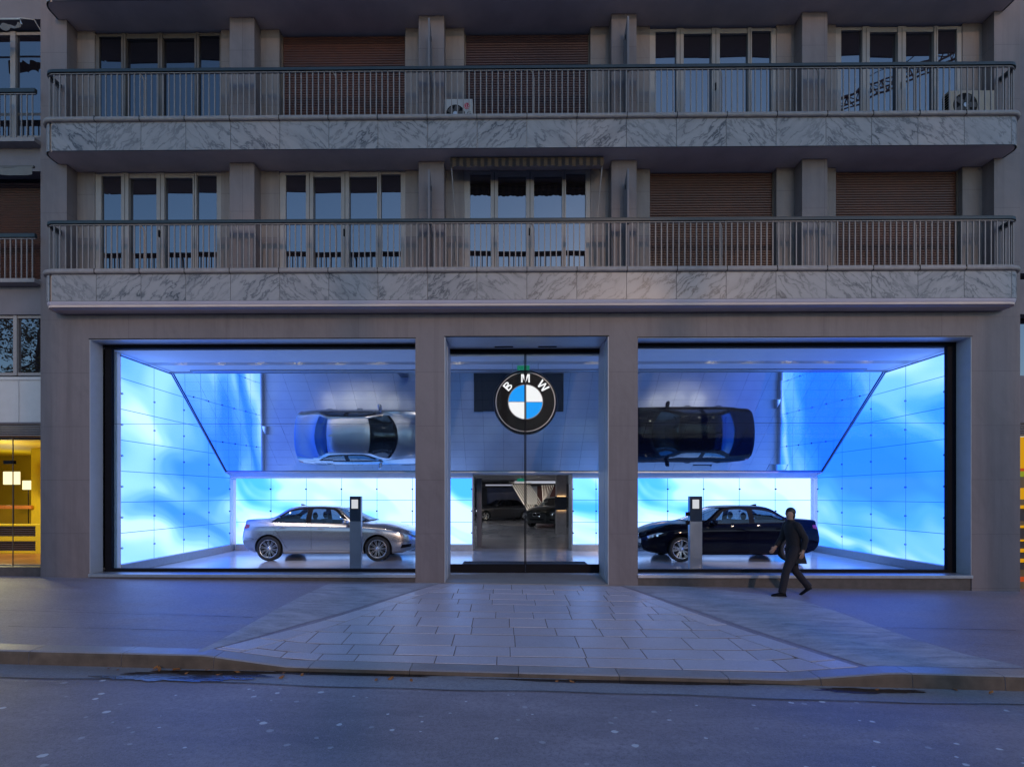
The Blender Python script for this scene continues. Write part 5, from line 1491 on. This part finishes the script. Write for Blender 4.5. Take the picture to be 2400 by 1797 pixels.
ac_unit(PX(2224,9.84), PX(2331,9.84), PZ(2260,212,9.84), 'beige air conditioner with a large dark fan at the right end of the upper balcony', False, True)
# ------------------------------------------------------------------ house on the left
NL = thing('neighbouring_house', 'grey house with white framed windows above a yellow lit ground floor office', 'building', (XL-2, 10.15, 0))
YN = 10.13
xr_ = XL-.004; xl_ = -15.0
def zz(py, Y=YN): return PZ(40, py, Y)
def NP(name, mb, mats, par=NL, bevel=0): return P(name, mb, mats, par, bevel)
t = MB()
for (py0, py1) in ((-140, 46), (322, 402), (655, 737), (989, 992)): t.box(xl_, xr_, YN, YN+.25, zz(py1), zz(py0))
NP('rendered_wall', t, M['render'])
t = MB(); t.box(xl_, xr_, YN+.55, YN+.65, zz(1023), zz(-140)); NP('inner_wall', t, M['darkwall'])
def nbal(ptop, pbot, pfas):
    s = MB(); s.box(xl_, xr_, 9.92, YN+.0, zz(pbot+9, 9.92), zz(pbot, 9.92)); sl = NP('balcony', s, M['coping'])
    h = MB(); h.box(xl_, xr_, 9.925, 9.985, zz(ptop+9, 9.95), zz(ptop, 9.95)); NP('handrail', h, M['handrail'], sl)
    r_ = MB(); za, zb = zz(pbot+1, 9.95), zz(ptop+11, 9.95); r_.box(xl_, xr_, 9.94, 9.97, zb-.015, zb+.0)
    n = int((xr_-xl_)/.112)
    for i in range(n): x = xr_-.07-i*.112; r_.box(x-.009, x+.009, 9.946, 9.964, za, zb-.015)
    NP('railing_bars', r_, M['steel'], sl)
nbal(209, 322, 0); nbal(548, 652, 0)
# upper window
def nwin(px_m, py0, py1, Y, mw=.10):
    f = MB(); za, zb = zz(py1, Y), zz(py0, Y)
    xm_ = PX(px_m, Y); f.box(xm_-mw/2, xm_+mw/2, Y-.02, Y+.06, za, zb); f.box(xl_, xr_, Y, Y+.06, zb-.06, zb); f.box(xl_, xr_, Y, Y+.06, za, za+.06)
    w_ = NP('window', f, M['whiteframe'])
    g = MB(); g.face([(xm_+mw/2,Y+.03,za+.06),(xr_,Y+.032,za+.06),(xr_,Y+.032,zb-.06),(xm_+mw/2,Y+.03,zb-.06)]); NP('pane', g, M['pane'], w_)
    g = MB(); g.face([(xl_,Y+.03,za+.06),(xm_-mw/2,Y+.03,za+.06),(xm_-mw/2,Y+.034,zb-.06),(xl_,Y+.034,zb-.06)]); NP('pane', g, M['pane'], w_)
nwin(32, 76, 325, YN+.22, .11)
t = MB(); t.box(xl_, xr_, YN+.25, YN+.3, zz(250), zz(243)); NP('inner_transom', t, M['darkframe'])
sh = MB(); y0 = YN+.2; za, zb = zz(655), zz(414)
prof = []; k = 0
while zb-k*.052 > za: z = zb-k*.052; prof += [(y0+.012,z),(y0-.004,z-.02),(y0+.006,z-.049)]; k += 1
sh.add([(x, p[0], p[1]) for p in prof for x in (xl_, xr_-.02)], [(2*i,2*i+1,2*i+3,2*i+2) for i in range(len(prof)-1)]); NP('roller_shutter', sh, M['shutter'])
nwin(37, 739, 880, YN+.05, .075)
t = MB(); za, zb = zz(989), zz(882); t.box(xl_, xr_, YN+.03, YN+.10, za, zb)
xj = PX(42, YN); t.box(xj-.012, xj-.002, YN+.015, YN+.03, za+.0, zb-.07); t.box(xl_, xr_, YN+.01, YN+.03, zb-.07, zb-.055); NP('window_apron', t, simple('white_panel', (.50,.50,.50), .5, var=.05))
lv = MB(); za, zb = zz(1023), zz(992)
for i in range(6): z = zb-(zb-za)*(i+.5)/6; lv.obox(((xl_+xr_)/2, YN+.05, z), ((xr_-xl_)/2,0,0), (0,.03,-.012), (0,.005,.014))
NP('ventilation_louvre', lv, simple('louvre_brown_grey', (.16,.135,.125), .5))
t = MB(); t.box(xl_, xr_, YN-.02, YN+.3, -.5, zz(1328)); NP('base_plinth', t, M['plinth'])
g = MB(); YGN = YN+.12; za, zb = zz(1328), zz(1023)
xj = PX(30.5, YGN); g.face([(xl_,YGN,za),(xj-.004,YGN,za),(xj-.004,YGN,zb),(xl_,YGN,zb)]); NP('shop_pane', g, M['shopglass'])
g = MB(); g.face([(xj+.004,YGN,za),(xr_,YGN,za),(xr_,YGN,zb),(xj+.004,YGN,zb)]); NP('shop_pane', g, M['shopglass'])
t = MB(); t.box(xj-.004, xj+.004, YGN-.01, YGN+.01, za, zb); NP('glazing_joint', t, M['darkframe'])
t = MB(); t.box(PX(11,YGN), PX(35,YGN), YGN-.03, YGN+.03, zz(1087,YGN), zz(1079,YGN)); NP('door_patch_fitting', t, M['black'])
# yellow office behind the glass
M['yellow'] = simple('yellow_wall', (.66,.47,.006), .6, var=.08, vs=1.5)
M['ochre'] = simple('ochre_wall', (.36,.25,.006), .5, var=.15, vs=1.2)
M['orangefloor'] = simple('orange_floor', (.34,.13,.03), .3, var=.2, vs=1.5)
fz = zz(1326)
t = MB(); t.face([(-19,YGN+.1,fz),(xr_-.02,YGN+.1,fz),(xr_-.02,17,fz),(-19,17,fz)]); NP('office_floor', t, M['orangefloor'])
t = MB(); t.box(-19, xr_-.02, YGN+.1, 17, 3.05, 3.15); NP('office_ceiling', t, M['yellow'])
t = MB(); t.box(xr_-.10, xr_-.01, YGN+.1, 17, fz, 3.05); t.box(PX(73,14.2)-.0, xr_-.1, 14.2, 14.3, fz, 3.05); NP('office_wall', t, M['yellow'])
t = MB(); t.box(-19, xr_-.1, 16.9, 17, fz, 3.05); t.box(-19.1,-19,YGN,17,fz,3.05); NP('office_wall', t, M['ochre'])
t = MB(); Y_ = 14.1; t.box(-17, PX(73,Y_), Y_, Y_+.05, PZ(40,1192,Y_), PZ(40,1184,Y_)); NP('office_handrail', t, simple('orange_rail', (.65,.22,.03), .4))
# low radiator cover
rc_ = MB(); Y_ = 12.3; za, zb = PZ(40,1296,Y_), PZ(40,1228,Y_)
rx0, rx1 = -15.5, PX(98,Y_)
bl = MB()
H_ = zb-za
for (a, b) in ((0,.08),(.42,.58),(.94,1.)): rc_.box(rx0, rx1, Y_, Y_+.2, za+a*H_, za+b*H_)
rc_.box(rx1-.16, rx1, Y_+.001, Y_+.2, za-.1, zb-.001); rc_.box(rx0, rx1, Y_+.15, Y_+.2, za, zb)
for (a, b) in ((.08,.42),(.58,.94)):
    for k in range(5):
        z = za+(a+(b-a)*(k+.5)/5)*H_; bl.box(rx0, rx1-.165, Y_+.02, Y_+.12, z-.018, z+.012)
rad = thing('radiator_cover', 'low yellow radiator cover with dark slats in the yellow office', 'radiator', (-12,Y_,za))
P('cover_frame', rc_, M['yellow'], rad); P('slats', bl, simple('dark_slats', (.05,.03,.03), .6), rad)
shade_m = emit('glowing_lamp_shade', (1., .80, .42), 1.15)
for (px0,px1,py0,py1,Y_,lab,pw) in ((9,46,1105,1135,12.9,'glowing square standard lamp in the yellow office, the nearer and larger one',42),(53,73,1126,1147,15.6,'smaller glowing lamp deeper in the yellow office',28)):
    xa, xb2 = PX(px0,Y_), PX(px1,Y_); za, zb = PZ(30,py1,Y_), PZ(30,py0,Y_); cx = (xa+xb2)/2; hw = (xb2-xa)/2
    s = thing('standard_lamp', lab, 'lamp', (cx,Y_,fz))
    t = MB(); t.prism([(cx-hw,Y_-hw*.12),(cx+hw,Y_-hw*.12),(cx+hw,Y_+hw*.12),(cx-hw,Y_+hw*.12)], 'z', za, zb); P('lamp_shade', t, shade_m, s, .01)
    t = MB(); t.tube([(cx+.05,Y_,fz),(cx+.05,Y_,za+.03)], .012, 8); P('lamp_stem', t, M['black'], s)
    t = MB(); t.lathe([(0,.02),(.14,.02),(.15,0)], (cx+.05,Y_,fz), 'z', 20); P('lamp_foot', t, M['black'], s)
    l = bpy.data.lights.new('lamp_bulb','POINT'); l.energy = pw; l.color = (1,.92,.5); l.shadow_soft_size = .08
    o = bpy.data.objects.new('lamp_bulb', l); COL.objects.link(o); o.location = (cx, Y_-hw*.6-.5, (za+zb)/2); o.parent = s; o.matrix_parent_inverse = parent_inv(s)
l_ = [(-11.5, 11.6, 2.9)]
for i, (a, b, c) in enumerate(l_):
    s = thing('ceiling_spotlight', 'single round ceiling lamp of the yellow office', 'spotlight', (a,b,c+.12))
    t = MB(); t.lathe([(.03,.0),(.07,-.01),(.07,.03)], (a,b,c+.12), 'z', 16); P('lamp_ring', t, M['alu'], s)
    t = MB(); t.lathe([(0,.01),(.05,.01)], (a,b,c+.12), 'z', 12); P('lamp_lens', t, lens, s)
    spot_light(s, (a,b,c), (a+.3,b+1.2,0), 140, 150, 1., (1.,.92,.55), .1)
# awnings of the house
aw = thing('torn_awning', 'torn grey awning folded over the top window of the house on the left', 'awning', (-9.9, 9.95, zz(60)))
t = MB(); y_ = 9.95
t.tube([(xl_, y_, zz(45,y_)), (PX(47,y_), y_, zz(45,y_)), (PX(49,y_), y_+.02, zz(56,y_))], .018, 6); t.tube([(PX(47,y_), y_, zz(43,y_)), (PX(75,y_), y_+.05, zz(42,y_)), (PX(82,y_), YN+.1, zz(70,y_))], .012, 6); NP('awning_bar', t, M['alu'], aw)
t = MB(); vs = []; n = 40
for i in range(n+1):
    x = -10.9+(PX(50,y_)+10.9)*i/n; k = i/n
    zt2 = zz(58,y_)+.03*sin(i*.7); zb2 = zz(84-14*k+5*sin(i*.9),y_)
    vs += [(x, y_+.03*sin(i*1.1), zt2), (x, y_-.05+.04*sin(i*.8+1), zb2)]
t.add(vs, [(2*i,2*i+2,2*i+3,2*i+1) for i in range(n)], 0, True); NP('awning_cloth', t, simple('faded_grey_canvas', (.12,.125,.13), .9, var=.15, vs=10), aw)
aw = thing('folded_awning', 'pale awning valance above the brown shutter of the house on the left', 'awning', (-9.9, 9.95, zz(400)))
t = MB(); vs = []; n = 50
for i in range(n+1):
    x = xl_+(xr_-.05-xl_)*i/n; vs += [(x, 9.93+.01*sin(i), zz(393,9.95)), (x, 9.91+.02*sin(i*1.3), zz(413,9.95)+.02*sin(i*.9))]
t.add(vs, [(2*i,2*i+2,2*i+3,2*i+1) for i in range(n)], 0, True); NP('valance', t, simple('pale_canvas', (.16,.155,.15), .9, var=.1, vs=8), aw)
t = MB(); t.box(xl_, xr_-.03, 9.93, 9.97, zz(394,9.95), zz(389,9.95)); NP('front_bar', t, M['darkframe'], aw)
# ------------------------------------------------------------------ house on the right, a sliver
NR = thing('neighbouring_house', 'house at the right picture edge with a yellow striped shop front, seen as a sliver', 'building', (XR+2, 10.15, 0))
x0 = XR+.01; x1 = XR+5
def zr_(py): return PZ(2396, py, 10.15)
t = MB(); t.box(x0, x1, 10.15, 10.4, zr_(640), 13.5); t.box(x0, x1, 10.15, 10.4, zr_(736), zr_(655)); t.box(x0, x1, 10.15, 10.4, zr_(990), zr_(880)); t.box(x0, x1, 10.12, 10.4, -.8, zr_(1384)); P('rendered_wall', t, M['render'], NR)
t = MB(); t.box(x0, x1, 10.45, 10.5, zr_(990), zr_(600)); P('dark_window', t, M['pane'], NR)
lv = MB()
for i in range(6): z = zr_(990)-(zr_(990)-zr_(1021))*(i+.5)/6; lv.obox(((x0+x1)/2, 10.2, z), ((x1-x0)/2,0,0), (0,.03,-.012), (0,.005,.014))
P('ventilation_louvre', lv, simple('louvre_brown_grey_b', (.16,.135,.125), .5), NR)
bands = [(1021,1096,'y'),(1096,1103,'r'),(1103,1116,'g'),(1116,1143,'o'),(1143,1170,'y'),(1170,1184,'o'),(1184,1192,'y'),(1192,1222,'d'),(1222,1232,'o'),(1232,1238,'y'),(1238,1266,'d'),(1266,1270,'y'),(1270,1288,'d'),(1288,1296,'y'),(1296,1312,'d'),(1312,1320,'y'),(1320,1338,'d'),(1338,1354,'o'),(1354,1366,'r'),(1366,1384,'o')]
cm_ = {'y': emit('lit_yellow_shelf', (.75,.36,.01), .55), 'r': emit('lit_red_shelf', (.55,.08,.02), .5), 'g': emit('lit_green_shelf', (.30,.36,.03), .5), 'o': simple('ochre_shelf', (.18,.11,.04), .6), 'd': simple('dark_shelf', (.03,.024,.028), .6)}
for k in 'yrgod':
    t = MB()
    for a, b, c in bands:
        if c == k: t.box(x0, x1, 10.32 + (.06 if k == 'd' else 0), 10.5, zr_(b), zr_(a))
    P('lit_display' if k in 'yrg' else 'display_shelf', t, cm_[k], NR)
# ------------------------------------------------------------------ person walking past the right window
def skin_body(name, joints, edges, radii, mat, parent=None, sub=2, root=0):
    me = bpy.data.meshes.new(name); me.from_pydata(joints, edges, []); o = bpy.data.objects.new(name, me); COL.objects.link(o)
    md = o.modifiers.new('skin', 'SKIN'); md.use_smooth_shade = True
    sv_ = me.skin_vertices[0].data
    for i, r in enumerate(radii): sv_[i].radius = (r, r) if not isinstance(r, tuple) else r
    for i in range(len(joints)): sv_[i].use_root = (i == root)
    s2 = o.modifiers.new('sub', 'SUBSURF'); s2.levels = sub; s2.render_levels = sub
    bpy.context.view_layer.update()
    m2 = bpy.data.meshes.new_from_object(o.evaluated_get(bpy.context.evaluated_depsgraph_get()))
    bpy.data.objects.remove(o)
    m2.polygons.foreach_set('use_smooth', [True]*len(m2.polygons)); m2.materials.clear()
    return m2
def person(X, Y):
    zg = ZV(X, Y)+.004
    s = thing('person', 'person in dark coat and trousers walking past the right shop window', 'person', (X, Y, zg))
    # walking to the left (-X); y is depth; height about 1.6
    J = {}
    def j(n, x, y, z): J[n] = (x*.93, y*.93, z*.93)
    j('pel',0,0,.95); j('spine',-.02,0,1.12); j('chest',-.05,0,1.32); j('neck',-.070,0,1.49); j('head0',-.098,0,1.575); j('head1',-.098,0,1.655); j('head2',-.088,0,1.715)
    j('hipL',-.01,-.095,.92); j('kneeL',-.22,-.10,.52); j('ankL',-.30,-.095,.09)
    j('hipR',.01,.095,.92); j('kneeR',.06,.10,.50); j('ankR',.33,.10,.17)
    j('shL',-.05,-.18,1.42); j('elL',.09,-.22,1.16); j('wrL',.04,-.22,.92)
    j('shR',-.05,.18,1.42); j('elR',-.12,.22,1.15); j('wrR',-.27,.20,.96)
    def build(names, edges, rad, mat, nm, root=0, sub=2):
        idx = {n: i for i, n in enumerate(names)}
        m2 = skin_body(nm, [J[n] for n in names], [(idx[a], idx[b]) for a, b in edges], [rad[n] for n in names], mat, root=root, sub=sub)
        return m2
    # hands
    rad = {'pel':.11,'spine':.095,'chest':(.095,.12),'neck':.046,'head0':(.066,.056),'head1':(.094,.078),'head2':(.078,.066),'hipL':.085,'kneeL':.055,'ankL':.038,'hipR':.085,'kneeR':.055,'ankR':.038,
           'shL':.040,'elL':.038,'wrL':.028,'shR':.040,'elR':.038,'wrR':.028}
    names = ['pel','spine','chest','neck','head0','head1','head2','hipL','kneeL','ankL','hipR','kneeR','ankR','shL','elL','wrL','shR','elR','wrR']
    ed = [('pel','spine'),('spine','chest'),('chest','neck'),('neck','head0'),('head0','head1'),('head1','head2'),('pel','hipL'),('hipL','kneeL'),('kneeL','ankL'),('pel','hipR'),('hipR','kneeR'),('kneeR','ankR'),('chest','shL'),('shL','elL'),('elL','wrL'),('chest','shR'),('shR','elR'),('elR','wrR')]
    for sd_, wr, el in (('L','wrL','elL'),('R','wrR','elR')):
        w0, e0 = Vector(J[wr]), Vector(J[el]); d = (w0-e0).normalized(); side = Vector((-1,0,0)); side = (side - d*side.dot(d)).normalized(); nrm = d.cross(side)
        J['palm'+sd_] = tuple(w0+d*.055); names.append('palm'+sd_); rad['palm'+sd_] = (.034,.018); ed.append((wr,'palm'+sd_))
        for k, (off, ln) in enumerate(((-.028,.062),(-.010,.074),(.010,.070),(.027,.054))):
            a = w0+d*.085+side*-off; b = a+d*ln*.55+nrm*.006; c = b+d*ln*.45+nrm*.018
            for q_, p_, r_ in (('a',a,.0095),('b',b,.0085),('c',c,.007)):
                J['f%s%d%s'%(sd_,k,q_)] = tuple(p_); names.append('f%s%d%s'%(sd_,k,q_)); rad['f%s%d%s'%(sd_,k,q_)] = r_
            ed += [('palm'+sd_,'f%s%da'%(sd_,k)),('f%s%da'%(sd_,k),'f%s%db'%(sd_,k)),('f%s%db'%(sd_,k),'f%s%dc'%(sd_,k))]
        a = w0+d*.035+side*.036; b = w0+d*.075+side*.052
        for q_, p_, r_ in (('a',a,.011),('b',b,.008)):
            J['t'+sd_+q_] = tuple(p_); names.append('t'+sd_+q_); rad['t'+sd_+q_] = r_
        ed += [('palm'+sd_,'t'+sd_+'a'),('t'+sd_+'a','t'+sd_+'b')]
    skinm = simple('skin', (.36,.22,.16), .55, var=.08)
    me = build(names, ed, rad, skinm, 'body', sub=2)
    # face features are raised on the same mesh: nose ridge and brow by moving its own vertices
    for v in me.vertices:
        x, y, z = v.co
        if z > 1.43 and x < -.15 and abs(y) < .02:
            v.co.x -= .022*max(0, 1-abs(z-1.515)/.03)
        if z > 1.43 and x < -.13 and .015 < abs(y) < .05 and abs(z-1.545) < .012: v.co.x += .008
    ob = bpy.data.objects.new('body', me); COL.objects.link(ob); me.materials.append(skinm); ob.parent = s
    dark = simple('black_coat_cloth', (.010,.009,.012), .85, var=.2, vs=20)
    trou = simple('dark_trouser_cloth', (.014,.011,.016), .85, var=.2, vs=20)
    # coat: one lofted shell with a collar and loose folds, sleeves grown into it
    t = MB(); S = .93; vs = []; N = 28
    prof = [(.66,.185,.205,.035),(.70,.180,.205,.03),(.84,.160,.190,.012),(.98,.140,.176,-.002),(1.08,.128,.166,-.012),(1.20,.132,.178,-.03),(1.32,.136,.195,-.045),(1.40,.118,.200,-.055),(1.445,.090,.160,-.062),(1.475,.068,.088,-.068),(1.525,.066,.074,-.068),(1.52,.056,.064,-.068)]
    for i_, (z, rx, ry, cx) in enumerate(prof):
        for q_ in range(N):
            a = 2*pi*q_/N; fo = 1+(.045*sin(5*a+.6)+.03*sin(9*a+z*7))*max(0, (1.15-z)/.5) + .012*sin(7*a+z*25)
            vs.append((S*(cx+rx*fo*cos(a)), S*ry*fo*sin(a), S*(z+.010*sin(3*a)*max(0,(1.0-z)))))
    t.add(vs, [(i_*N+q_, i_*N+(q_+1)%N, (i_+1)*N+(q_+1)%N, (i_+1)*N+q_) for i_ in range(len(prof)-1) for q_ in range(N)], 0, True)
    for sd_ in 'LR':
        a_, b_, c_ = Vector(J['sh'+sd_]), Vector(J['el'+sd_]), Vector(J['wr'+sd_])
        sgn_ = -1 if sd_ == 'L' else 1
        pts = [Vector((a_.x, sgn_*.10, a_.z+.028)), Vector((a_.x, sgn_*.150, a_.z+.012)), a_.lerp(b_,.10)+Vector((0,sgn_*.008,0)), a_.lerp(b_,.3), a_.lerp(b_,.62), a_.lerp(b_,.88), b_.lerp(c_,.1), b_.lerp(c_,.4), b_.lerp(c_,.68), b_.lerp(c_,.9)]
        t.tube(pts, [.045,.060,.068,.066,.060,.060,.056,.052,.046,.047], 14)
    o = t.build('coat', dark, s)
    t = MB()
    for sd_ in 'LR':
        a_, b_, c_ = Vector(J['hip'+sd_])+Vector((0,0,.06)), Vector(J['knee'+sd_]), Vector(J['ank'+sd_])
        dn = (c_-b_).normalized()
        pts = [a_, a_.lerp(b_,.35), a_.lerp(b_,.7), a_.lerp(b_,.93), b_.lerp(c_,.10), b_.lerp(c_,.4), b_.lerp(c_,.75), c_+dn*.015]
        t.tube(pts, [.100,.094,.080,.070,.068,.066,.062,.066], 16)
    t.ball((0,0,.90*.93), (.13,.16,.10), 18, 10)
    o = t.build('trousers', trou, s)
    for (nm, tilt) in (('ankL', .0), ('ankR', .55)):
        ax, ay, az = J[nm]
        t = MB(); c_, s_ = cos(tilt), sin(tilt)
        prof = [(.07,.0,.036,.0),(.05,.0,.042,.075),(-.02,.0,.046,.075),(-.10,.0,.048,.05),(-.17,.0,.040,.035),(-.20,.0,.015,.02)]
        vs = []
        for (dx, dy, hw, hh) in prof:
            for k in range(10):
                a = 2*pi*k/10; lx, ly, lz = dx, hw*cos(a), max(0, (hh*.5+.004)*(1+sin(a)))
                X2 = lx*c_ - (lz)*s_*-1*0 - lz*s_*0; Z2 = lz*c_ + lx*s_*1.0
                vs.append((ax+X2, ay+ly, (0 if tilt == 0 else az-.09) + Z2))
        t.add(vs, [(i*10+k, i*10+(k+1)%10, (i+1)*10+(k+1)%10, (i+1)*10+k) for i in range(5) for k in range(10)]+[tuple(range(10)), tuple(50+k for k in range(9,-1,-1))], 0, True)
        o = t.build('shoe', M['black'], s)
    t = MB(); hx, hy, hz = J['head1']
    t.ball((hx+.022, hy, hz+.024), (.088,.080,.088), 20, 14)
    t.ball((hx+.052, hy, hz-.045), (.048,.066,.075), 14, 10)
    o = t.build('hair', simple('dark_hair', (.012,.009,.008), .5, var=.3, vs=40), s)
    for sg_ in (-1, 1):
        t = MB(); t.ball((hx-.070, sg_*.030, hz-.010), .0075, 10, 6); t.build('eye', M['black'], s)
    t = MB(); t.tube([(hx-.066,-.018,hz-.075),(hx-.072,0,hz-.073),(hx-.066,.018,hz-.075)], .005, 6); t.build('mouth', simple('lip_skin', (.25,.09,.08), .5), s)
    return s
person(PX(1862, 9.35), 9.35)

# ------------------------------------------------------------------ across the street, seen in the window panes
def tree(X, Y, H, seed, lab):
    r_ = random.Random(seed); zg = ZR(min(max(X,-20),20), -12)
    s = thing('street_tree', lab, 'tree', (X, Y, zg))
    t = MB(); t.tube([(X,Y,zg-.2),(X+.1,Y,zg+2),(X-.05,Y+.1,zg+H*.55),(X+.1,Y,zg+H*.9)], [.22,.17,.12,.03], 8)
    for k in range(7):
        a = r_.uniform(0,6.28); z0 = zg+H*r_.uniform(.35,.7); t.tube([(X,Y,z0),(X+1.2*cos(a),Y+1.2*sin(a),z0+.7),(X+2.2*cos(a),Y+2.2*sin(a),z0+1.1)], [.08,.05,.015], 6)
    P('trunk', t, simple('tree_bark', (.07,.055,.045), .9, var=.3), s)
    t = MB()
    cl = [(X+r_.gauss(0,1.3), Y+r_.gauss(0,1.3), zg+H*r_.uniform(.38,1.)) for _ in range(46)]
    for c_ in cl:
        for _ in range(70):
            p = Vector((r_.gauss(c_[0],.42), r_.gauss(c_[1],.42), r_.gauss(c_[2],.24)))
            u = Vector((r_.uniform(-1,1),r_.uniform(-1,1),r_.uniform(-.6,.2))).normalized()*.16; v = u.cross(Vector((r_.uniform(-1,1),r_.uniform(-1,1),1))).normalized()*.05
            t.face([p-u, p+v, p+u, p-v])
    P('crown', t, M['treeleaf'], s)
M['treeleaf'] = simple('tree_leaf', (.12,.10,.02), .7, var=.4, vs=4)
tree(-27.5, -9.0, 15, 1, 'dark leafy street tree mirrored in the first floor window of the house on the left')
tree(-31, -11.0, 14, 2, 'second leafy street tree beyond the mirrored one')
cr = thing('tower_crane', 'lattice jib of a tower crane mirrored in the right window of the upper balcony', 'crane', (95, -60, 0))
t = MB(); pA, pB = Vector((47,-60,61.5)), Vector((92,-60,79.5)); dv = (pB-pA); n = 22; up = Vector((-dv.z,0,dv.x)).normalized()
r1 = [pA+dv*k/n for k in range(n+1)]
for o_ in (Vector((0,-.8,0)), Vector((0,.8,0)), up*1.7):
    t.tube([pA+o_, pB+o_], .16, 5)
for k in range(n):
    for o_ in (Vector((0,-.8,0)), Vector((0,.8,0))):
        t.tube([r1[k]+o_, (r1[k]+r1[k+1])/2+up*1.7], .09, 4); t.tube([(r1[k]+r1[k+1])/2+up*1.7, r1[k+1]+o_], .09, 4)
P('jib', t, simple('crane_red_paint', (.10,.03,.025), .6), cr)
t = MB()
for sx in (-.9,.9):
    for sy in (-.9,.9): t.tube([(95+sx,-60+sy,0),(95+sx,-60+sy,82)], .15, 4)
for k in range(40):
    s_ = 1 if k % 2 else -1
    for sy in (-.9,.9): t.tube([(95-.9*s_,-60+sy,2*k),(95+.9*s_,-60+sy,2*k+2)], .08, 4)
P('mast', t, simple('crane_mast_paint', (.10,.03,.025), .6), cr)
t = MB(); t.tube([r1[15]+up*1.7, Vector((96,-60,90))], .06, 4); t.tube([r1[5]+up*1.7, Vector((96,-60,90))], .06, 4); t.tube([(95,-60,82),(96,-60,90)], .2, 4); P('stay_cable', t, M['black'], cr)

ob_ = thing('added_opposite_building', 'long low dark building added across the street to block low sky from the shop glass', 'building', (0, -19, 0))
zg = ZR(0,-12)  # unseen building, added to keep the bright horizon out of the glass
t = MB(); t.box(-46, 46, -26, -19, zg-1, zg+5.8); t.box(-46.4, 46.4, -26.4, -18.7, zg+5.8, zg+6.0); P('wall', t, simple('dark_opposite_render', (.05,.047,.045), .9, var=.2, vs=.8), ob_)
t = MB(); t.prism([(-26.4, zg+6.0), (-18.7, zg+6.0), (-22.5, zg+6.9)], 'x', -46.4, 46.4); P('roof', t, simple('dark_zinc_roof', (.05,.055,.06), .6), ob_)
for i in range(15):
    for zf_ in (.7, 3.5):
        x = -42+i*6; t = MB(); t.box(x-.75, x+.75, -19.02, -18.95, zg+zf_, zg+zf_+1.7); P('window', t, M['darkpane'], ob_)

# unseen umbrella pines added beyond the opposite building: their crowns keep the low warm light off the upper storeys
YP = -28.
t0 = thing('added_shade_pine', 'unseen tall pine added behind the photographer to shade the upper storeys', 'tree', (0,YP,0), 0, 'pines added behind the photographer for shade')
r_ = random.Random(11)
zg = -.4
t = MB(); t.tube([(0,YP,zg-.2),(.25,YP,7),(-.1,YP-.05,14),(.1,YP,19.5)], [.38,.3,.22,.06], 8)
for k in range(11):
    a = r_.uniform(0,6.28); z0 = r_.uniform(16.,18.2); t.tube([(0,YP,z0),(1.3*cos(a),YP+.9*sin(a),z0+.9),(2.8*cos(a),YP+1.8*sin(a),z0+1.3)], [.1,.07,.02], 6)
P('trunk', t, simple('pine_bark', (.09,.055,.04), .9, var=.3), t0)
t = MB()
for _ in range(95):
    c_ = (r_.uniform(-3.5,3.5), YP+r_.gauss(0,1.0), r_.uniform(18.4,21.4))
    for _ in range(60):
        p = Vector((r_.gauss(c_[0],.45), r_.gauss(c_[1],.45), r_.gauss(c_[2],.28)))
        u = Vector((r_.uniform(-1,1),r_.uniform(-1,1),r_.uniform(-.6,.2))).normalized()*.22; v = u.cross(Vector((r_.uniform(-1,1),r_.uniform(-1,1),1))).normalized()*.10
        t.face([p-u, p+v, p+u, p-v])
P('crown', t, M['treeleaf'], t0)
for x in (-7., 6.5, 13., 19.5, 26.): dup(t0, (x,YP,0), 0)
# ------------------------------------------------------------------ light and camera
SUN_EL, SUN_AZ = 15., -14.       # low warm light from behind the photographer, a little to the right (degrees)
wd = bpy.data.worlds.new('World'); sc.world = wd; wd.use_nodes = True
nt = wd.node_tree; bg = nt.nodes['Background']
sky = nt.nodes.new('ShaderNodeTexSky'); sky.sky_type = 'NISHITA'; sky.sun_disc = False
az = R(180 + SUN_AZ)             # direction towards the sun, measured from +Y clockwise
sky.sun_elevation = R(SUN_EL); sky.sun_rotation = R(180 + SUN_AZ)
sky.air_density = 1.0; sky.dust_density = .25; sky.ozone_density = 3.5
nt.links.new(sky.outputs[0], bg.inputs[0]); bg.inputs[1].default_value = .15
sl = bpy.data.lights.new('sun', 'SUN'); sl.energy = .50; sl.angle = R(1.2); sl.color = (1., .66, .46)
so = bpy.data.objects.new('sun', sl); COL.objects.link(so)
# the sun stands towards (sin az, cos az) ; the lamp shines the other way
d = Vector((-sin(-R(SUN_AZ))*cos(R(SUN_EL)), cos(R(SUN_AZ))*cos(R(SUN_EL)), -sin(R(SUN_EL))))
so.rotation_euler = d.to_track_quat('-Z', 'Y').to_euler(); so.location = (6, -20, 12)
cam = bpy.data.cameras.new('camera'); cam.sensor_width = 36; cam.lens = F/2400*36
cam.shift_x = (1200-PPX)/2400; cam.shift_y = (PPY-898.5)/2400; cam.clip_end = 1500
co = bpy.data.objects.new('camera', cam); COL.objects.link(co)
co.location = (0, 0, HC); co.rotation_euler = (R(90), 0, PSI); sc.camera = co
sc.view_settings.view_transform = 'Standard'; sc.view_settings.look = 'None'; sc.view_settings.exposure = .55; sc.view_settings.gamma = 1.
cy = sc.cycles
cy.use_denoising = True; cy.max_bounces = 8; cy.diffuse_bounces = 4; cy.glossy_bounces = 6; cy.transparent_max_bounces = 16; cy.transmission_bounces = 4
cy.sample_clamp_indirect = 6.; cy.caustics_reflective = False; cy.caustics_refractive = False
sc.render.resolution_x = 1024; sc.render.resolution_y = 766
